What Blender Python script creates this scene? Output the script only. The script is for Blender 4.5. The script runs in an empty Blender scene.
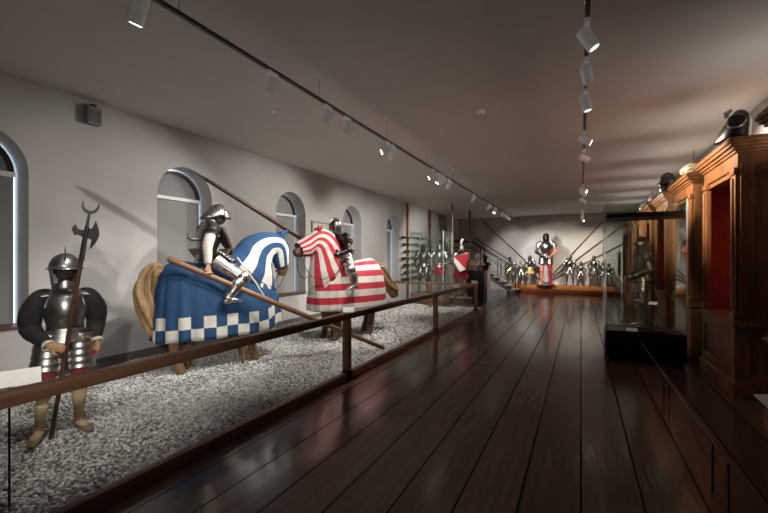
import bpy, bmesh, math, random
import numpy as np
from mathutils import Vector, Matrix
random.seed(7)
S = bpy.context.scene
COL = S.collection
PI = math.pi
V = Vector

# ------------------------------------------------------------------ materials
class NT:
    def __init__(s, name):
        s.m = bpy.data.materials.new(name); s.m.use_nodes = True
        s.t = s.m.node_tree; s.t.nodes.clear()
        s.out = s.t.nodes.new('ShaderNodeOutputMaterial')
        s.b = s.t.nodes.new('ShaderNodeBsdfPrincipled')
        s.t.links.new(s.b.outputs[0], s.out.inputs[0])
    def n(s, typ, props=None, **inp):
        nd = s.t.nodes.new('ShaderNode' + typ)
        for k, v in (props or {}).items(): setattr(nd, k, v)
        for k, v in inp.items(): s.set(nd, k, v)
        return nd
    def set(s, nd, k, v):
        if isinstance(k, str) and k[0] == 'i' and k[1:].isdigit(): k = int(k[1:])
        elif isinstance(k, str): k = k.replace('_', ' ')
        sock = nd.inputs[k]
        if hasattr(v, 'is_output'): s.t.links.new(v, sock)
        elif hasattr(v, 'outputs'): s.t.links.new(v.outputs[0], sock)
        else:
            if sock.type == 'RGBA' and len(v) == 3: v = (*v, 1)
            sock.default_value = v
    def math(s, op, a, b=None):
        nd = s.n('Math', {'operation': op}, i0=a)
        if b is not None: s.set(nd, 'i1', b)
        return nd
    def mix(s, f, a, b, mode='MIX'):
        nd = s.t.nodes.new('ShaderNodeMix'); nd.data_type = 'RGBA'; nd.blend_type = mode
        s.set(nd, 'i0', f); s.set(nd, 'i6', a); s.set(nd, 'i7', b)
        return nd.outputs[2]
    def ramp(s, f, stops):
        nd = s.n('ValToRGB', None, Fac=f)
        e = nd.color_ramp.elements
        while len(e) < len(stops): e.new(0.5)
        for q, (p, c) in zip(e, stops):
            q.position = p; q.color = (*c, 1) if len(c) == 3 else c
        return nd.outputs[0]
    def coord(s, scale=(1, 1, 1), kind='Object', rot=(0, 0, 0)):
        tc = s.n('TexCoord')
        return s.n('Mapping', None, Vector=tc.outputs[kind], Scale=scale, Rotation=rot).outputs[0]
    def noise(s, scale, detail=4, vec=None, rough=.5, dist=0):
        nd = s.n('TexNoise', None, Scale=scale, Detail=detail, Roughness=rough, Distortion=dist)
        if vec is not None: s.set(nd, 'Vector', vec)
        return nd.outputs[0]
    def bump(s, h, strength=.3, dist=.02):
        nd = s.n('Bump', None, Height=h, Strength=strength, Distance=dist)
        s.set(s.b, 'Normal', nd.outputs[0])
    def p(s, **k):
        for a, v in k.items(): s.set(s.b, a, v)
        return s

MAT = {}
def simple(name, col, rough=.6, metal=0.0, var=.12, scale=18, bump=0, spec=None):
    t = NT(name); c = V(col)
    f = t.noise(scale, 5, t.coord())
    col_ = t.ramp(f, [(.3, tuple(c * (1 - var))), (.7, tuple(c * (1 + var)))])
    t.p(Base_Color=col_, Roughness=rough, Metallic=metal)
    if bump: t.bump(f, bump, .01)
    if spec is not None: t.p(Specular_IOR_Level=spec)
    MAT[name] = t.m; return t.m

def steel(name, col, r0=.16, r1=.42, scale=14):
    t = NT(name); c = V(col)
    f = t.noise(scale, 5, t.coord(), .6)
    g = t.noise(scale * 5, 3, t.coord())
    t.p(Base_Color=t.ramp(f, [(.3, tuple(c * .65)), (.65, tuple(c * 1.1))]), Metallic=1.0,
        Roughness=t.n('MapRange', None, Value=f, To_Min=r1, To_Max=r0).outputs[0])
    t.bump(g, .08, .004)
    MAT[name] = t.m

def wood(name, dark, light, scale=1.0, axis='Z', rough=.45, knots=True):
    t = NT(name)
    st = {'Z': (7, 7, .55), 'Y': (7, .55, 7), 'X': (.55, 7, 7)}[axis]
    vec = t.coord(tuple(q * scale for q in st))
    f = t.noise(2.2, 6, vec, .55, .8)
    fine = t.noise(14, 3, vec)
    col = t.ramp(f, [(.28, dark), (.5, tuple((V(dark) + V(light)) / 2)), (.72, light)])
    col = t.mix(.25, col, t.ramp(fine, [(.35, tuple(V(dark) * .6)), (.65, light)]), 'MULTIPLY')
    if knots:
        vk = t.coord((3.0, 3.0, 2.2))
        vo = t.n('TexVoronoi', None, Vector=vk, Scale=1.9, Randomness=1.0)
        k = t.math('LESS_THAN', vo.outputs['Distance'], .085)
        col = t.mix(k.outputs[0], col, tuple(V(dark) * .35))
    t.p(Base_Color=col, Roughness=rough)
    t.bump(fine, .12, .004)
    MAT[name] = t.m

# room surfaces
t = NT('plaster'); f = t.noise(1.3, 5, t.coord()); g = t.noise(60, 3, t.coord())
t.p(Base_Color=t.ramp(f, [(.3, (.47, .455, .44)), (.7, (.55, .535, .515))]), Roughness=.92); t.bump(g, .06, .004); MAT['plaster'] = t.m
t = NT('ceiling_paint'); f = t.noise(.6, 4, t.coord())
t.p(Base_Color=t.ramp(f, [(.3, (.70, .645, .605)), (.7, (.75, .695, .655))]), Roughness=.9); MAT['ceiling_paint'] = t.m
t = NT('plank_floor')
tc = t.n('TexCoord'); sx = t.n('SeparateXYZ', None, Vector=tc.outputs['Object'])
cv = t.n('CombineXYZ', None, X=sx.outputs[1], Y=sx.outputs[0])
br = t.n('TexBrick', {'offset': .37, 'squash': 1.0}, Vector=cv.outputs[0], Color1=(.070, .036, .026), Color2=(.135, .072, .052), Mortar=(.004, .002, .0015),
         Scale=1.0, Mortar_Size=.006, Mortar_Smooth=.0, Bias=0.0, Brick_Width=9.3, Row_Height=.363)
gr = t.noise(3, 6, t.coord((9, .5, 9)), .6, .6)
bl = t.noise(1.1, 3, t.coord((1.5, .7, 1)))
col = t.mix(.75, br.outputs[0], t.ramp(gr, [(.3, (.62, .60, .58)), (.7, (1.1, 1.06, 1.03))]), 'MULTIPLY')
rg = t.math('ADD', t.n('MapRange', None, Value=gr, To_Min=.09, To_Max=.15).outputs[0], t.n('MapRange', None, Value=bl, From_Min=.3, From_Max=.7, To_Min=0.0, To_Max=.09).outputs[0])
sp = t.math('MULTIPLY', t.math('SUBTRACT', 1.0, br.outputs[1]).outputs[0], .5)
cup = t.math('PINGPONG', t.math('DIVIDE', sx.outputs[0], .363).outputs[0], .5)
cup = t.math('POWER', cup.outputs[0], 2.0)
t.p(Base_Color=col, Roughness=rg.outputs[0], Specular_IOR_Level=sp.outputs[0])
bh = t.math('ADD', t.math('MULTIPLY', br.outputs[1], -1.0).outputs[0], t.math('MULTIPLY', bl, .25).outputs[0])
bh = t.math('ADD', bh.outputs[0], t.math('MULTIPLY', cup.outputs[0], 2.2).outputs[0])
t.bump(bh.outputs[0], .3, .006); MAT['plank_floor'] = t.m

t = NT('white_gravel')
ge = t.n('NewGeometry')
c1 = t.ramp(ge.outputs['Random Per Island'], [(0, (.18, .177, .17)), (.25, (.45, .443, .42)), (.7, (.64, .63, .60)), (1, (.80, .79, .76))])
t.p(Base_Color=c1, Roughness=.9); MAT['white_gravel'] = t.m
simple('gravel_bed', (.30, .29, .27), .95, var=.35, scale=60, bump=.6)

wood('cabinet_wood', (.105, .036, .009), (.30, .115, .032))
wood('rail_wood', (.065, .031, .017), (.155, .076, .042), axis='Y', rough=.38, knots=False)
wood('kerb_wood', (.13, .058, .028), (.26, .125, .062), axis='Y', rough=.4, knots=False)
wood('post_wood', (.20, .085, .032), (.38, .175, .07), rough=.4, knots=False)
wood('lance_wood', (.16, .075, .035), (.34, .17, .085), scale=2, rough=.4, knots=False)
wood('dark_lance_wood', (.05, .024, .014), (.13, .06, .035), scale=2, rough=.4, knots=False)
wood('platform_wood', (.34, .12, .028), (.56, .23, .06), axis='X', rough=.35, knots=False)
wood('platform_red_wood', (.16, .038, .015), (.28, .075, .03), axis='X', rough=.3, knots=False)
wood('gun_wood', (.035, .02, .013), (.09, .05, .03), rough=.4, knots=False)
wood('horse_wood', (.14, .07, .03), (.42, .25, .11), scale=1.6, rough=.6, knots=False)
wood('pale_horse_wood', (.20, .10, .04), (.60, .40, .19), scale=1.6, rough=.6, knots=False)
wood('brown_horse_wood', (.085, .045, .026), (.22, .12, .07), scale=1.4, rough=.6, knots=False)
steel('polished_steel', (.62, .60, .57))
steel('bright_steel', (.64, .62, .60), .18, .4)
steel('mid_steel', (.52, .51, .49), .24, .46)
steel('row_steel', (.30, .29, .28), .20, .40)
steel('dark_steel', (.27, .255, .24), .2, .42)
steel('black_steel', (.085, .08, .078), .22, .45)
steel('brass', (.70, .46, .16), .2, .4)
steel('bronze_steel', (.30, .24, .19), .28, .5)
simple('black_cloth', (.010, .010, .011), .85, bump=.2, scale=40)
simple('red_cloth', (.33, .012, .020), .85, bump=.15, scale=40)
simple('white_cloth', (.62, .58, .52), .88, bump=.15, scale=40)
simple('salmon_cloth', (.62, .20, .14), .85)
simple('yellow_cloth', (.55, .36, .10), .85)
simple('blue_cloth', (.009, .050, .140), .85, bump=.15, scale=40)
simple('mail', (.10, .095, .09), .5, .8, var=.5, scale=160, bump=.5)
simple('leather', (.045, .028, .02), .5, bump=.2)
simple('red_lining', (.21, .036, .026), .85, var=.2)
simple('black_paint', (.006, .006, .007), .35, spec=.35)
simple('black_iron', (.010, .010, .010), .45, .4)
simple('grey_paint', (.26, .245, .23), .6)
simple('card', (.88, .87, .80), .6, var=.03)
m_ = simple('self_lit_white', (.84, .83, .81), .45, var=.03)
m_.node_tree.nodes['Principled BSDF'].inputs['Emission Color'].default_value = (1, .98, .95, 1); m_.node_tree.nodes['Principled BSDF'].inputs['Emission Strength'].default_value = .05  # faint self-glow added to brighten the lamp bodies and other white parts
simple('track_metal', (.09, .082, .078), .4, .2)
simple('blind_fabric', (.30, .295, .29), .9, var=.05, scale=3)
simple('frame_brown', (.035, .020, .013), .5)
simple('sill_wood', (.10, .045, .025), .45)
simple('door_grey', (.17, .16, .15), .6, var=.05)
simple('stone_tread', (.50, .48, .45), .5)
simple('picture_board', (.50, .50, .44), .6, var=.15, scale=6)
simple('plinth_brown', (.13, .085, .06), .6)
simple('trim_grey', (.12, .11, .105), .6)
simple('hand_wood', (.42, .24, .13), .55)
simple('feather', (.72, .68, .62), .9)

def emis(name, col, st):
    t = NT(name); t.p(Base_Color=(0, 0, 0), Emission_Color=col, Emission_Strength=st); MAT[name] = t.m
emis('daylight_pane', (.62, .80, 1.0), 2.6)
emis('lamp_glow', (1.0, .9, .76), 14.0)
emis('lamp_dim', (1.0, .9, .76), 1.6)

t = NT('case_glass'); t.t.nodes.remove(t.b)
lw = t.n('LayerWeight', None, Blend=.5)
fr = t.math('ADD', t.math('MULTIPLY', t.math('POWER', lw.outputs['Facing'], 4.0).outputs[0], .55).outputs[0], .035); tr = t.n('BsdfTransparent', None, Color=(.93, .96, .95)); gl = t.n('BsdfGlossy', None, Color=(1, 1, 1), Roughness=.01)
mx = t.n('MixShader', None, i0=fr.outputs[0], i1=tr.outputs[0], i2=gl.outputs[0]); t.t.links.new(mx.outputs[0], t.out.inputs[0]); MAT['case_glass'] = t.m
t = NT('glass_edge'); t.p(Base_Color=(.30, .42, .40), Roughness=.15, Specular_IOR_Level=.6); MAT['glass_edge'] = t.m

def uvmat(name, fn, rough=.85):
    t = NT(name); uv = t.n('UVMap', {'uv_map': 'UV'}); s = t.n('SeparateXYZ', None, Vector=uv.outputs[0])
    f, a, b = fn(t, s.outputs[0], s.outputs[1])
    no = t.noise(6, 4, t.coord()); wv = t.noise(140, 2, t.coord())
    col = t.mix(f, a, b)
    col = t.mix(.5, col, t.ramp(no, [(.3, (.72, .72, .72)), (.7, (1.08, 1.08, 1.08))]), 'MULTIPLY')
    t.p(Base_Color=col, Roughness=rough); t.bump(wv, .12, .003); MAT[name] = t.m
BLUE = (.009, .052, .142); WHT = (.66, .63, .57); RED = (.50, .020, .040)
def fl(t, x): return t.math('FLOOR', x).outputs[0]
def checker(t, u, v):
    q = t.math('ADD', fl(t, t.math('DIVIDE', u, .155).outputs[0]), fl(t, t.math('DIVIDE', v, .16).outputs[0])).outputs[0]
    odd = t.math('GREATER_THAN', t.math('PINGPONG', q, 1.0).outputs[0], .5).outputs[0]
    return t.math('MULTIPLY', odd, t.math('LESS_THAN', v, .32).outputs[0]).outputs[0], BLUE, WHT
uvmat('blue_checked_cloth', checker)
def stripes(period, phase=0):
    def f(t, u, v):
        q = t.math('PINGPONG', fl(t, t.math('DIVIDE', t.math('ADD', v, phase).outputs[0], period).outputs[0]), 1.0).outputs[0]
        return t.math('GREATER_THAN', q, .5).outputs[0], WHT, RED
    return f
uvmat('red_striped_cloth', stripes(.125))
uvmat('red_neck_cloth', lambda t, u, v: (stripes(.125, .04)(t, u, v)[0], WHT, RED))
def bluebands(t, u, v):
    def band(a, b): return t.math('MULTIPLY', t.math('GREATER_THAN', v, a).outputs[0], t.math('LESS_THAN', v, b).outputs[0]).outputs[0]
    return t.math('ADD', band(.20, .40), band(.60, .83)).outputs[0], BLUE, WHT
uvmat('blue_neck_cloth', bluebands)
# footman's mannequin: dark face, skin hands, red hose, buff stockings, brown shoes, by height on the figure
t = NT('mannequin_paint'); sz = t.n('SeparateXYZ', None, Vector=t.n('TexCoord').outputs['Object'])
t.p(Base_Color=t.ramp(t.math('DIVIDE', sz.outputs[2], 2.0).outputs[0],
    [(0, (.20, .12, .08)), (.034, (.20, .12, .08)), (.036, (.50, .38, .20)), (.255, (.54, .42, .24)), (.258, (.30, .035, .035)), (.385, (.26, .03, .03)), (.388, (.46, .25, .13)), (.47, (.46, .25, .13)), (.475, (.03, .017, .012)), (1, (.03, .017, .012))]), Roughness=.75)
for nd in t.t.nodes:
    if nd.bl_idname == 'ShaderNodeValToRGB': nd.color_ramp.interpolation = 'LINEAR'
MAT['mannequin_paint'] = t.m
MAT['floor_cove'] = MAT['rail_wood']

# ------------------------------------------------------------------ mesh helpers
class MB:
    def __init__(s): s.v = []; s.f = []; s.uv = {}
    def add(s, vs, fs, uvs=None):
        b = len(s.v); s.v += [V(q) for q in vs]
        for i, f in enumerate(fs):
            if uvs is not None: s.uv[len(s.f)] = uvs[i]
            s.f.append([b + q for q in f])
        return s
    def box(s, a, b, bev=0.0):
        x0, y0, z0 = (min(a[i], b[i]) for i in range(3)); x1, y1, z1 = (max(a[i], b[i]) for i in range(3))
        if bev <= 0:
            return s.add([(x0, y0, z0), (x1, y0, z0), (x1, y1, z0), (x0, y1, z0), (x0, y0, z1), (x1, y0, z1), (x1, y1, z1), (x0, y1, z1)],
                         [(0, 3, 2, 1), (4, 5, 6, 7), (0, 1, 5, 4), (1, 2, 6, 5), (2, 3, 7, 6), (3, 0, 4, 7)])
        bm = bmesh.new(); bmesh.ops.create_cube(bm, size=1)
        for q in bm.verts: q.co = V(((q.co.x + .5) * (x1 - x0) + x0, (q.co.y + .5) * (y1 - y0) + y0, (q.co.z + .5) * (z1 - z0) + z0))
        bmesh.ops.bevel(bm, geom=bm.edges[:], offset=min(bev, .45 * min(x1 - x0, y1 - y0, z1 - z0)), segments=2, affect='EDGES', profile=.6)
        bm.verts.index_update(); s.add([q.co.copy() for q in bm.verts], [[q.index for q in f.verts] for f in bm.faces]); bm.free(); return s
    def rings(s, rs, cap=True, closed=True):
        n = len(rs[0]); vs = [p for r in rs for p in r]; fs = []
        for i in range(len(rs) - 1):
            for j in range(n if closed else n - 1):
                k = (j + 1) % n
                fs.append((i * n + j, i * n + k, (i + 1) * n + k, (i + 1) * n + j))
        if cap and closed:
            fs.append(tuple(range(n))[::-1]); e = (len(rs) - 1) * n; fs.append(tuple(range(e, e + n)))
        return s.add(vs, fs)
    def tube(s, path, rad, n=12, ref=(0, 0, 1), cap=True):
        P = [V(p) for p in path]; R = V(ref); rs = []
        if not isinstance(rad, (list, tuple)): rad = [rad] * len(P)
        for i, p in enumerate(P):
            T = (P[min(i + 1, len(P) - 1)] - P[max(i - 1, 0)]).normalized()
            a = R - R.dot(T) * T
            if a.length < .05: a = V((1, 0, 0)) - T.x * T
            if a.length < .05: a = V((0, 1, 0)) - T.y * T
            a.normalize(); b = T.cross(a)
            r = rad[i]; ra, rb = r if isinstance(r, (list, tuple)) else (r, r)
            rs.append([p + a * (ra * math.cos(2 * PI * j / n)) + b * (rb * math.sin(2 * PI * j / n)) for j in range(n)])
        return s.rings(rs, cap)
    def ell(s, c, r, n=14, m=9, rot=None):
        c = V(c); rs = []
        for i in range(m + 1):
            th = -PI / 2 + PI * (i if 0 < i < m else (.04 if i == 0 else m - .04)) / m
            ring = [V((r[0] * math.cos(th) * math.cos(2 * PI * j / n), r[1] * math.cos(th) * math.sin(2 * PI * j / n), r[2] * math.sin(th))) for j in range(n)]
            if rot: ring = [rot @ q for q in ring]
            rs.append([c + q for q in ring])
        return s.rings(rs)
    def surf(s, fn, nu, nv, closeu=False):
        vs = []; fs = []; uvs = []
        for i in range(nu + (0 if closeu else 1)):
            for j in range(nv + 1): vs.append(fn(i / nu, j / nv))
        for i in range(nu):
            k = (i + 1) % nu if closeu else i + 1
            for j in range(nv): fs.append((i * (nv + 1) + j, k * (nv + 1) + j, k * (nv + 1) + j + 1, i * (nv + 1) + j + 1))
        return s.add(vs, fs)
    def lathe(s, prof, c=(0, 0, 0), n=24, sx=1.0, sy=1.0):
        c = V(c)
        return s.rings([[c + V((r * sx * math.cos(2 * PI * j / n), r * sy * math.sin(2 * PI * j / n), z)) for j in range(n)] for r, z in prof])
    def prism(s, pts, ext):      # polygon points (3D) extruded by a vector
        n = len(pts); e = V(ext); P = [V(p) for p in pts]
        return s.add(P + [p + e for p in P], [tuple(range(n))[::-1], tuple(range(n, 2 * n))] + [(i, (i + 1) % n, n + (i + 1) % n, n + i) for i in range(n)])
    def build(s, name, mat, parent=None, smooth=True, solid=0, sub=0, remesh=0, sm=0, angle=40, label=None):
        me = bpy.data.meshes.new(name); me.from_pydata([tuple(q) for q in s.v], [], s.f)
        if s.uv:
            ul = me.uv_layers.new(name='UV')
            for i, p in enumerate(me.polygons):
                q = s.uv.get(i)
                for k, li in enumerate(p.loop_indices): ul.data[li].uv = q[k] if q else (0, 0)
        bm = bmesh.new(); bm.from_mesh(me); bmesh.ops.recalc_face_normals(bm, faces=bm.faces[:]); bm.to_mesh(me); bm.free()
        me.materials.append(MAT[mat])
        if smooth:
            me.polygons.foreach_set('use_smooth', [True] * len(me.polygons))
            if not (remesh or sub): me.set_sharp_from_angle(angle=math.radians(angle))
        o = bpy.data.objects.new(name, me); COL.objects.link(o)
        if parent: o.parent = parent
        if solid:
            m = o.modifiers.new('solid', 'SOLIDIFY'); m.thickness = solid; m.offset = 0
        if remesh:
            m = o.modifiers.new('remesh', 'REMESH'); m.mode = 'VOXEL'; m.voxel_size = remesh; m.use_smooth_shade = True
            if sm:
                m = o.modifiers.new('smooth', 'SMOOTH'); m.factor = .5; m.iterations = sm
        if sub:
            m = o.modifiers.new('sub', 'SUBSURF'); m.levels = sub; m.render_levels = sub
        if label: o['label'] = label
        return o

def tag(o, label, cat, group=None):
    o['label'] = label; o['category'] = cat
    if group: o['group'] = group
    return o
def thing(name, label, cat, loc=(0, 0, 0), rz=0, sc=1, group=None):
    o = bpy.data.objects.new(name, None); COL.objects.link(o); o.empty_display_size = .1
    o.location = loc; o.rotation_euler = (0, 0, rz); o.scale = (sc, sc, sc)
    return tag(o, label, cat, group)
def struct(o): o['kind'] = 'structure'; return o
def dup(root, loc, rz=None, sc=None, label=None, group=None):
    r = root.copy(); COL.objects.link(r); r.location = loc
    if rz is not None: r.rotation_euler = (0, 0, rz)
    if sc is not None: r.scale = (sc, sc, sc)
    if label: r['label'] = label
    if group: r['group'] = group
    for ch in list(root.children):
        c = ch.copy(); COL.objects.link(c); c.parent = r
        for g in ch.children:
            d = g.copy(); COL.objects.link(d); d.parent = c
    return r
def lerp(a, b, t): return a + (b - a) * t
def interp(tab, x):
    if x <= tab[0][0]: return tab[0][1]
    for (x0, y0), (x1, y1) in zip(tab, tab[1:]):
        if x <= x1:
            q = (x - x0) / (x1 - x0); q = q * q * (3 - 2 * q)
            return y0 + (y1 - y0) * q
    return tab[-1][1]

# ------------------------------------------------------------------ camera
EYE = 1.6; YAW = math.radians(27.16)
cam = bpy.data.cameras.new('camera'); co = bpy.data.objects.new('camera', cam); COL.objects.link(co)
co.location = (0, 0, EYE); co.rotation_euler = (PI / 2, 0, YAW)
cam.sensor_width = 36; cam.lens = 18.0; cam.shift_y = 2.5 / 768; cam.clip_end = 200; cam.clip_start = .05
S.camera = co

# ------------------------------------------------------------------ room shell
XL, XR, YB, YF, ZC = -6.05, 2.25, -3.5, 20.9, 3.8
struct(MB().add([(XL - .5, YB, 0), (XR, YB, 0), (XR, YF, 0), (XL - .5, YF, 0)], [(0, 1, 2, 3)]).build('floor', 'plank_floor', smooth=False))
struct(MB().box((XL - .5, YB, ZC), (XR + .2, YF + .2, ZC + .1)).build('ceiling', 'ceiling_paint', smooth=False))
struct(MB().box((XR, YB, 0), (XR + .15, YF + .2, ZC)).build('wall_right', 'plaster', smooth=False))
struct(MB().box((XL - .5, YF, 0), (XR + .2, YF + .15, ZC)).build('wall_back', 'plaster', smooth=False))
struct(MB().box((XL - .5, YB - .15, 0), (XR + .2, YB, ZC)).build('wall_front', 'plaster', smooth=False))
WINY = [2.21, 4.85, 7.55, 10.25, 13.03]; WW = 1.03; SPR, SILL, REC = 2.66, .76, -6.44
R_ = WW / 2; NA = 20
mb = MB(); edges = [YB]
for y in WINY: edges += [y - WW, y]
edges.append(YF)
def wq(y0, y1, z0, z1): mb.add([(XL, y0, z0), (XL, y1, z0), (XL, y1, z1), (XL, y0, z1)], [(0, 1, 2, 3)])
for i in range(0, len(edges), 2): wq(edges[i], edges[i + 1], 0, ZC)
for y in WINY:
    yc = y - R_; wq(y - WW, y, 0, SILL)
    arc = [(yc + R_ * math.cos(PI * k / NA), SPR + R_ * math.sin(PI * k / NA)) for k in range(NA + 1)]
    for (a, b), (c, d) in zip(arc, arc[1:]):
        mb.add([(XL, a, b), (XL, a, ZC), (XL, c, ZC), (XL, c, d)], [(0, 1, 2, 3)])
    out = [(y, SILL)] + arc + [(y - WW, SILL)]
    for (a, b), (c, d) in zip(out, out[1:] + out[:1]):
        mb.add([(XL, a, b), (XL, c, d), (REC, c, d), (REC, a, b)], [(0, 1, 2, 3)])
o = struct(mb.build('wall_left', 'plaster'))
for k, y in enumerate(WINY):
    yc = y - R_
    def arch(r, x, y0=None, y1=None, zb=SILL + .02):
        return [(x, yc + r, zb)] + [(x, yc + r * math.cos(PI * q / NA), SPR + r * math.sin(PI * q / NA)) for q in range(NA + 1)] + [(x, yc - r, zb)]
    w = MB().prism(arch(R_ + .02, REC, zb=SILL - .02), (-.02, 0, 0)).build('window_%d' % (k + 1), 'daylight_pane', smooth=False); struct(w)
    # frame ring round the arch and transom
    rs = []
    for r, x in ((R_ - .035, REC + .11), (R_ - .085, REC + .11), (R_ - .085, REC + .06), (R_ - .035, REC + .06)): rs.append((r, x))
    m2 = MB()
    prof = [[V((x, yc + r * math.cos(PI * q / NA), SPR + r * math.sin(PI * q / NA))) for r, x in rs] for q in range(NA + 1)]
    m2.rings(prof); m2.build('arch_frame', 'frame_brown', w)
    MB().box((REC + .06, yc - R_ + .01, SPR - .03), (REC + .12, yc + R_ - .03, SPR + .025)).build('transom', 'self_lit_white', w, False)  # pale glowing white stands in for the strip of light along the transom
    MB().prism([(REC + .05, yc + (R_ - .036) * math.cos(PI * q / NA), SPR + (R_ - .036) * math.sin(PI * q / NA)) for q in range(NA + 1)], (.01, 0, 0)).build('arch_blind', 'blind_fabric', w, False)
    MB().box((REC + .05, y - WW + .008, SILL + .01), (REC + .065, y - .032, SPR)).build('roller_blind', 'blind_fabric', w, False)
    MB().box((REC + .05, y - WW, SILL - .005), (XL + .03, y, SILL + .03), .008).build('window_sill', 'sill_wood', w, False)
# skirting and trims
mb = MB().box((XL, -3.4, .02), (XL + .03, 11.9, .17)).box((XL, -3.4, .17), (XL + .045, 11.9, .20))
struct(mb.build('baseboard_left', 'trim_grey', smooth=False))
# door on stair landing
d = struct(MB().box((XL, 17.55, 1.52), (XL + .07, 18.55, 3.66), .01).build('door_1', 'door_grey', smooth=False))
MB().box((XL, 17.45, 1.52), (XL + .05, 17.55, 3.74)).box((XL, 18.55, 1.52), (XL + .05, 18.65, 3.74)).box((XL, 17.45, 3.66), (XL + .05, 18.65, 3.74)).build('door_frame', 'grey_paint', d, False)
MB().tube([(XL + .07, 17.66, 2.5), (XL + .12, 17.66, 2.5), (XL + .12, 17.78, 2.5)], .012, 8).build('door_handle', 'polished_steel', d)

# ------------------------------------------------------------------ gravel pen
KX = -2.77; GY1 = 11.95
struct(MB().add([(XL, -.5, .055), (KX - .03, -.5, .055), (KX - .03, GY1, .055), (XL, GY1, .055)], [(0, 1, 2, 3)]).build('floor_gravel_bed', 'gravel_bed', smooth=False))
struct(MB().box((KX - .035, -.6, 0), (KX + .04, GY1 + .05, .098), .01).build('trim_1', 'kerb_wood'))
struct(MB().box((XL, GY1, 0), (KX - .06, GY1 + .08, .10), .012).build('trim_2', 'rail_wood'))
rng = np.random.default_rng(3)
bm = bmesh.new(); bmesh.ops.create_icosphere(bm, subdivisions=1, radius=1.0)
bm.verts.index_update(); iv = np.array([v.co[:] for v in bm.verts]); ifc = np.array([[v.index for v in f.verts] for f in bm.faces]); bm.free()
def scatter(y0, y1, sp):
    xs = np.arange(XL + .06, KX - .05, sp); ys = np.arange(y0, y1, sp)
    g = np.stack(np.meshgrid(xs, ys), -1).reshape(-1, 2)
    g = g + rng.uniform(-.48, .48, g.shape) * sp
    g[:, 0] = np.clip(g[:, 0], XL + .06, KX - .062)
    return g, np.full(len(g), sp)
gs = [scatter(.15, 3.2, .027), scatter(3.2, 6.2, .034), scatter(6.2, GY1 - .03, .05)]
pos = np.concatenate([a for a, b in gs]); spc = np.concatenate([b for a, b in gs])
N = len(pos)
h = .030 * (np.sin(pos[:, 0] * 3.1 + 1.3 * np.sin(pos[:, 1] * 1.7)) * np.sin(pos[:, 1] * 2.3 + pos[:, 0])) + .018 * np.sin(pos[:, 0] * 9 + pos[:, 1] * 7)
z = .070 + h * .55 + rng.uniform(-.004, .012, N)
r = spc[:, None] * rng.uniform(.42, .74, (N, 1)) * rng.uniform([.75, .75, .45], [1.2, 1.2, .8], (N, 3))
ang = rng.uniform(0, 2 * PI, N); tilt = rng.uniform(-.5, .5, N)
jit = rng.uniform(.72, 1.2, (N, 12, 1))
P = iv[None] * jit * r[:, None, :]
ct, st = np.cos(tilt)[:, None], np.sin(tilt)[:, None]
y_, z_ = P[..., 1] * ct - P[..., 2] * st, P[..., 1] * st + P[..., 2] * ct
ca, sa = np.cos(ang)[:, None], np.sin(ang)[:, None]
X = P[..., 0] * ca - y_ * sa + pos[:, :1]; Y = P[..., 0] * sa + y_ * ca + pos[:, 1:]; Z = z_ + z[:, None]
verts = np.stack([X, Y, Z], -1).reshape(-1, 3); faces = (ifc[None] + (np.arange(N) * 12)[:, None, None]).reshape(-1, 3)
me = bpy.data.meshes.new('gravel'); me.vertices.add(len(verts)); me.vertices.foreach_set('co', verts.ravel().astype(np.float32))
me.loops.add(faces.size); me.loops.foreach_set('vertex_index', faces.ravel().astype(np.int32))
me.polygons.add(len(faces)); me.polygons.foreach_set('loop_start', np.arange(0, faces.size, 3, dtype=np.int32)); me.polygons.foreach_set('loop_total', np.full(len(faces), 3, dtype=np.int32))
me.update(); me.validate(); me.materials.append(MAT['white_gravel'])
go = bpy.data.objects.new('gravel', me); COL.objects.link(go)
tag(go, 'loose white gravel covering the bed under the jousting horses', 'gravel'); go['kind'] = 'stuff'

# railing
rail = thing('railing', 'brown wooden handrail with posts along the edge of the white gravel', 'railing', (KX, 0, 0))
POSTS = [.82, 4.32, 7.82, 11.35]
MB().box((-.045, -.4, .80), (.045, 11.40, .885), .012).build('handrail', 'rail_wood', rail)
for y in POSTS:
    p = MB().box((-.045, y - .045, .10), (.045, y + .045, .80), .006).build('post', 'post_wood', rail)
    MB().box((-.052, y - .052, 0.0), (.062, y + .052, .125), .004).build('post_shoe', 'black_iron', p)
rail2 = thing('railing', 'short orange-lit wooden rail crossing the far end of the gravel bed', 'railing', (0, 11.35, 0))
MB().box((XL + .01, -.035, .80), (KX - .05, .035, .875), .01).build('handrail', 'post_wood', rail2)
MB().box((-4.22, -.035, .05), (-4.15, .035, .80), .006).build('post', 'post_wood', rail2)

# label cards on the rail and on stands
def card(x, y, z, w, h, tilt, rz, label, rod=None):
    t = thing('label_card', label, 'label', (x, y, z if rod is None else 0), rz, group=None)
    z0 = 0 if rod is None else z
    MB().prism([(-w / 2, -h / 2 * math.cos(tilt), z0 + .004 + 0), (w / 2, -h / 2 * math.cos(tilt), z0 + .004), (w / 2, h / 2 * math.cos(tilt), z0 + .004 + h * math.sin(tilt)), (-w / 2, h / 2 * math.cos(tilt), z0 + .004 + h * math.sin(tilt))], (0, 0, .006)).build('card', 'card', t, False)
    if rod is not None:
        MB().tube([(0, 0, rod), (0, 0, z0 + .03)], .006, 8).tube([(0, 0, z0 + .02), (0, -h * .3, z0 + .005)], .005, 6).build('stand_rod', 'black_iron', t)
    return t
card(-3.10, 1.04, .83, .29, .15, .45, PI / 2 - .35, 'large cream label card on a thin rod beside the armoured footman', rod=.08)
card(KX, 4.36, .886, .15, .12, .45, .55, 'white label card on the rail in front of the red striped horse')
card(KX, 9.3, .886, .18, .12, .6, .45, 'small white card on the rail before the red and white shield')
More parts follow.
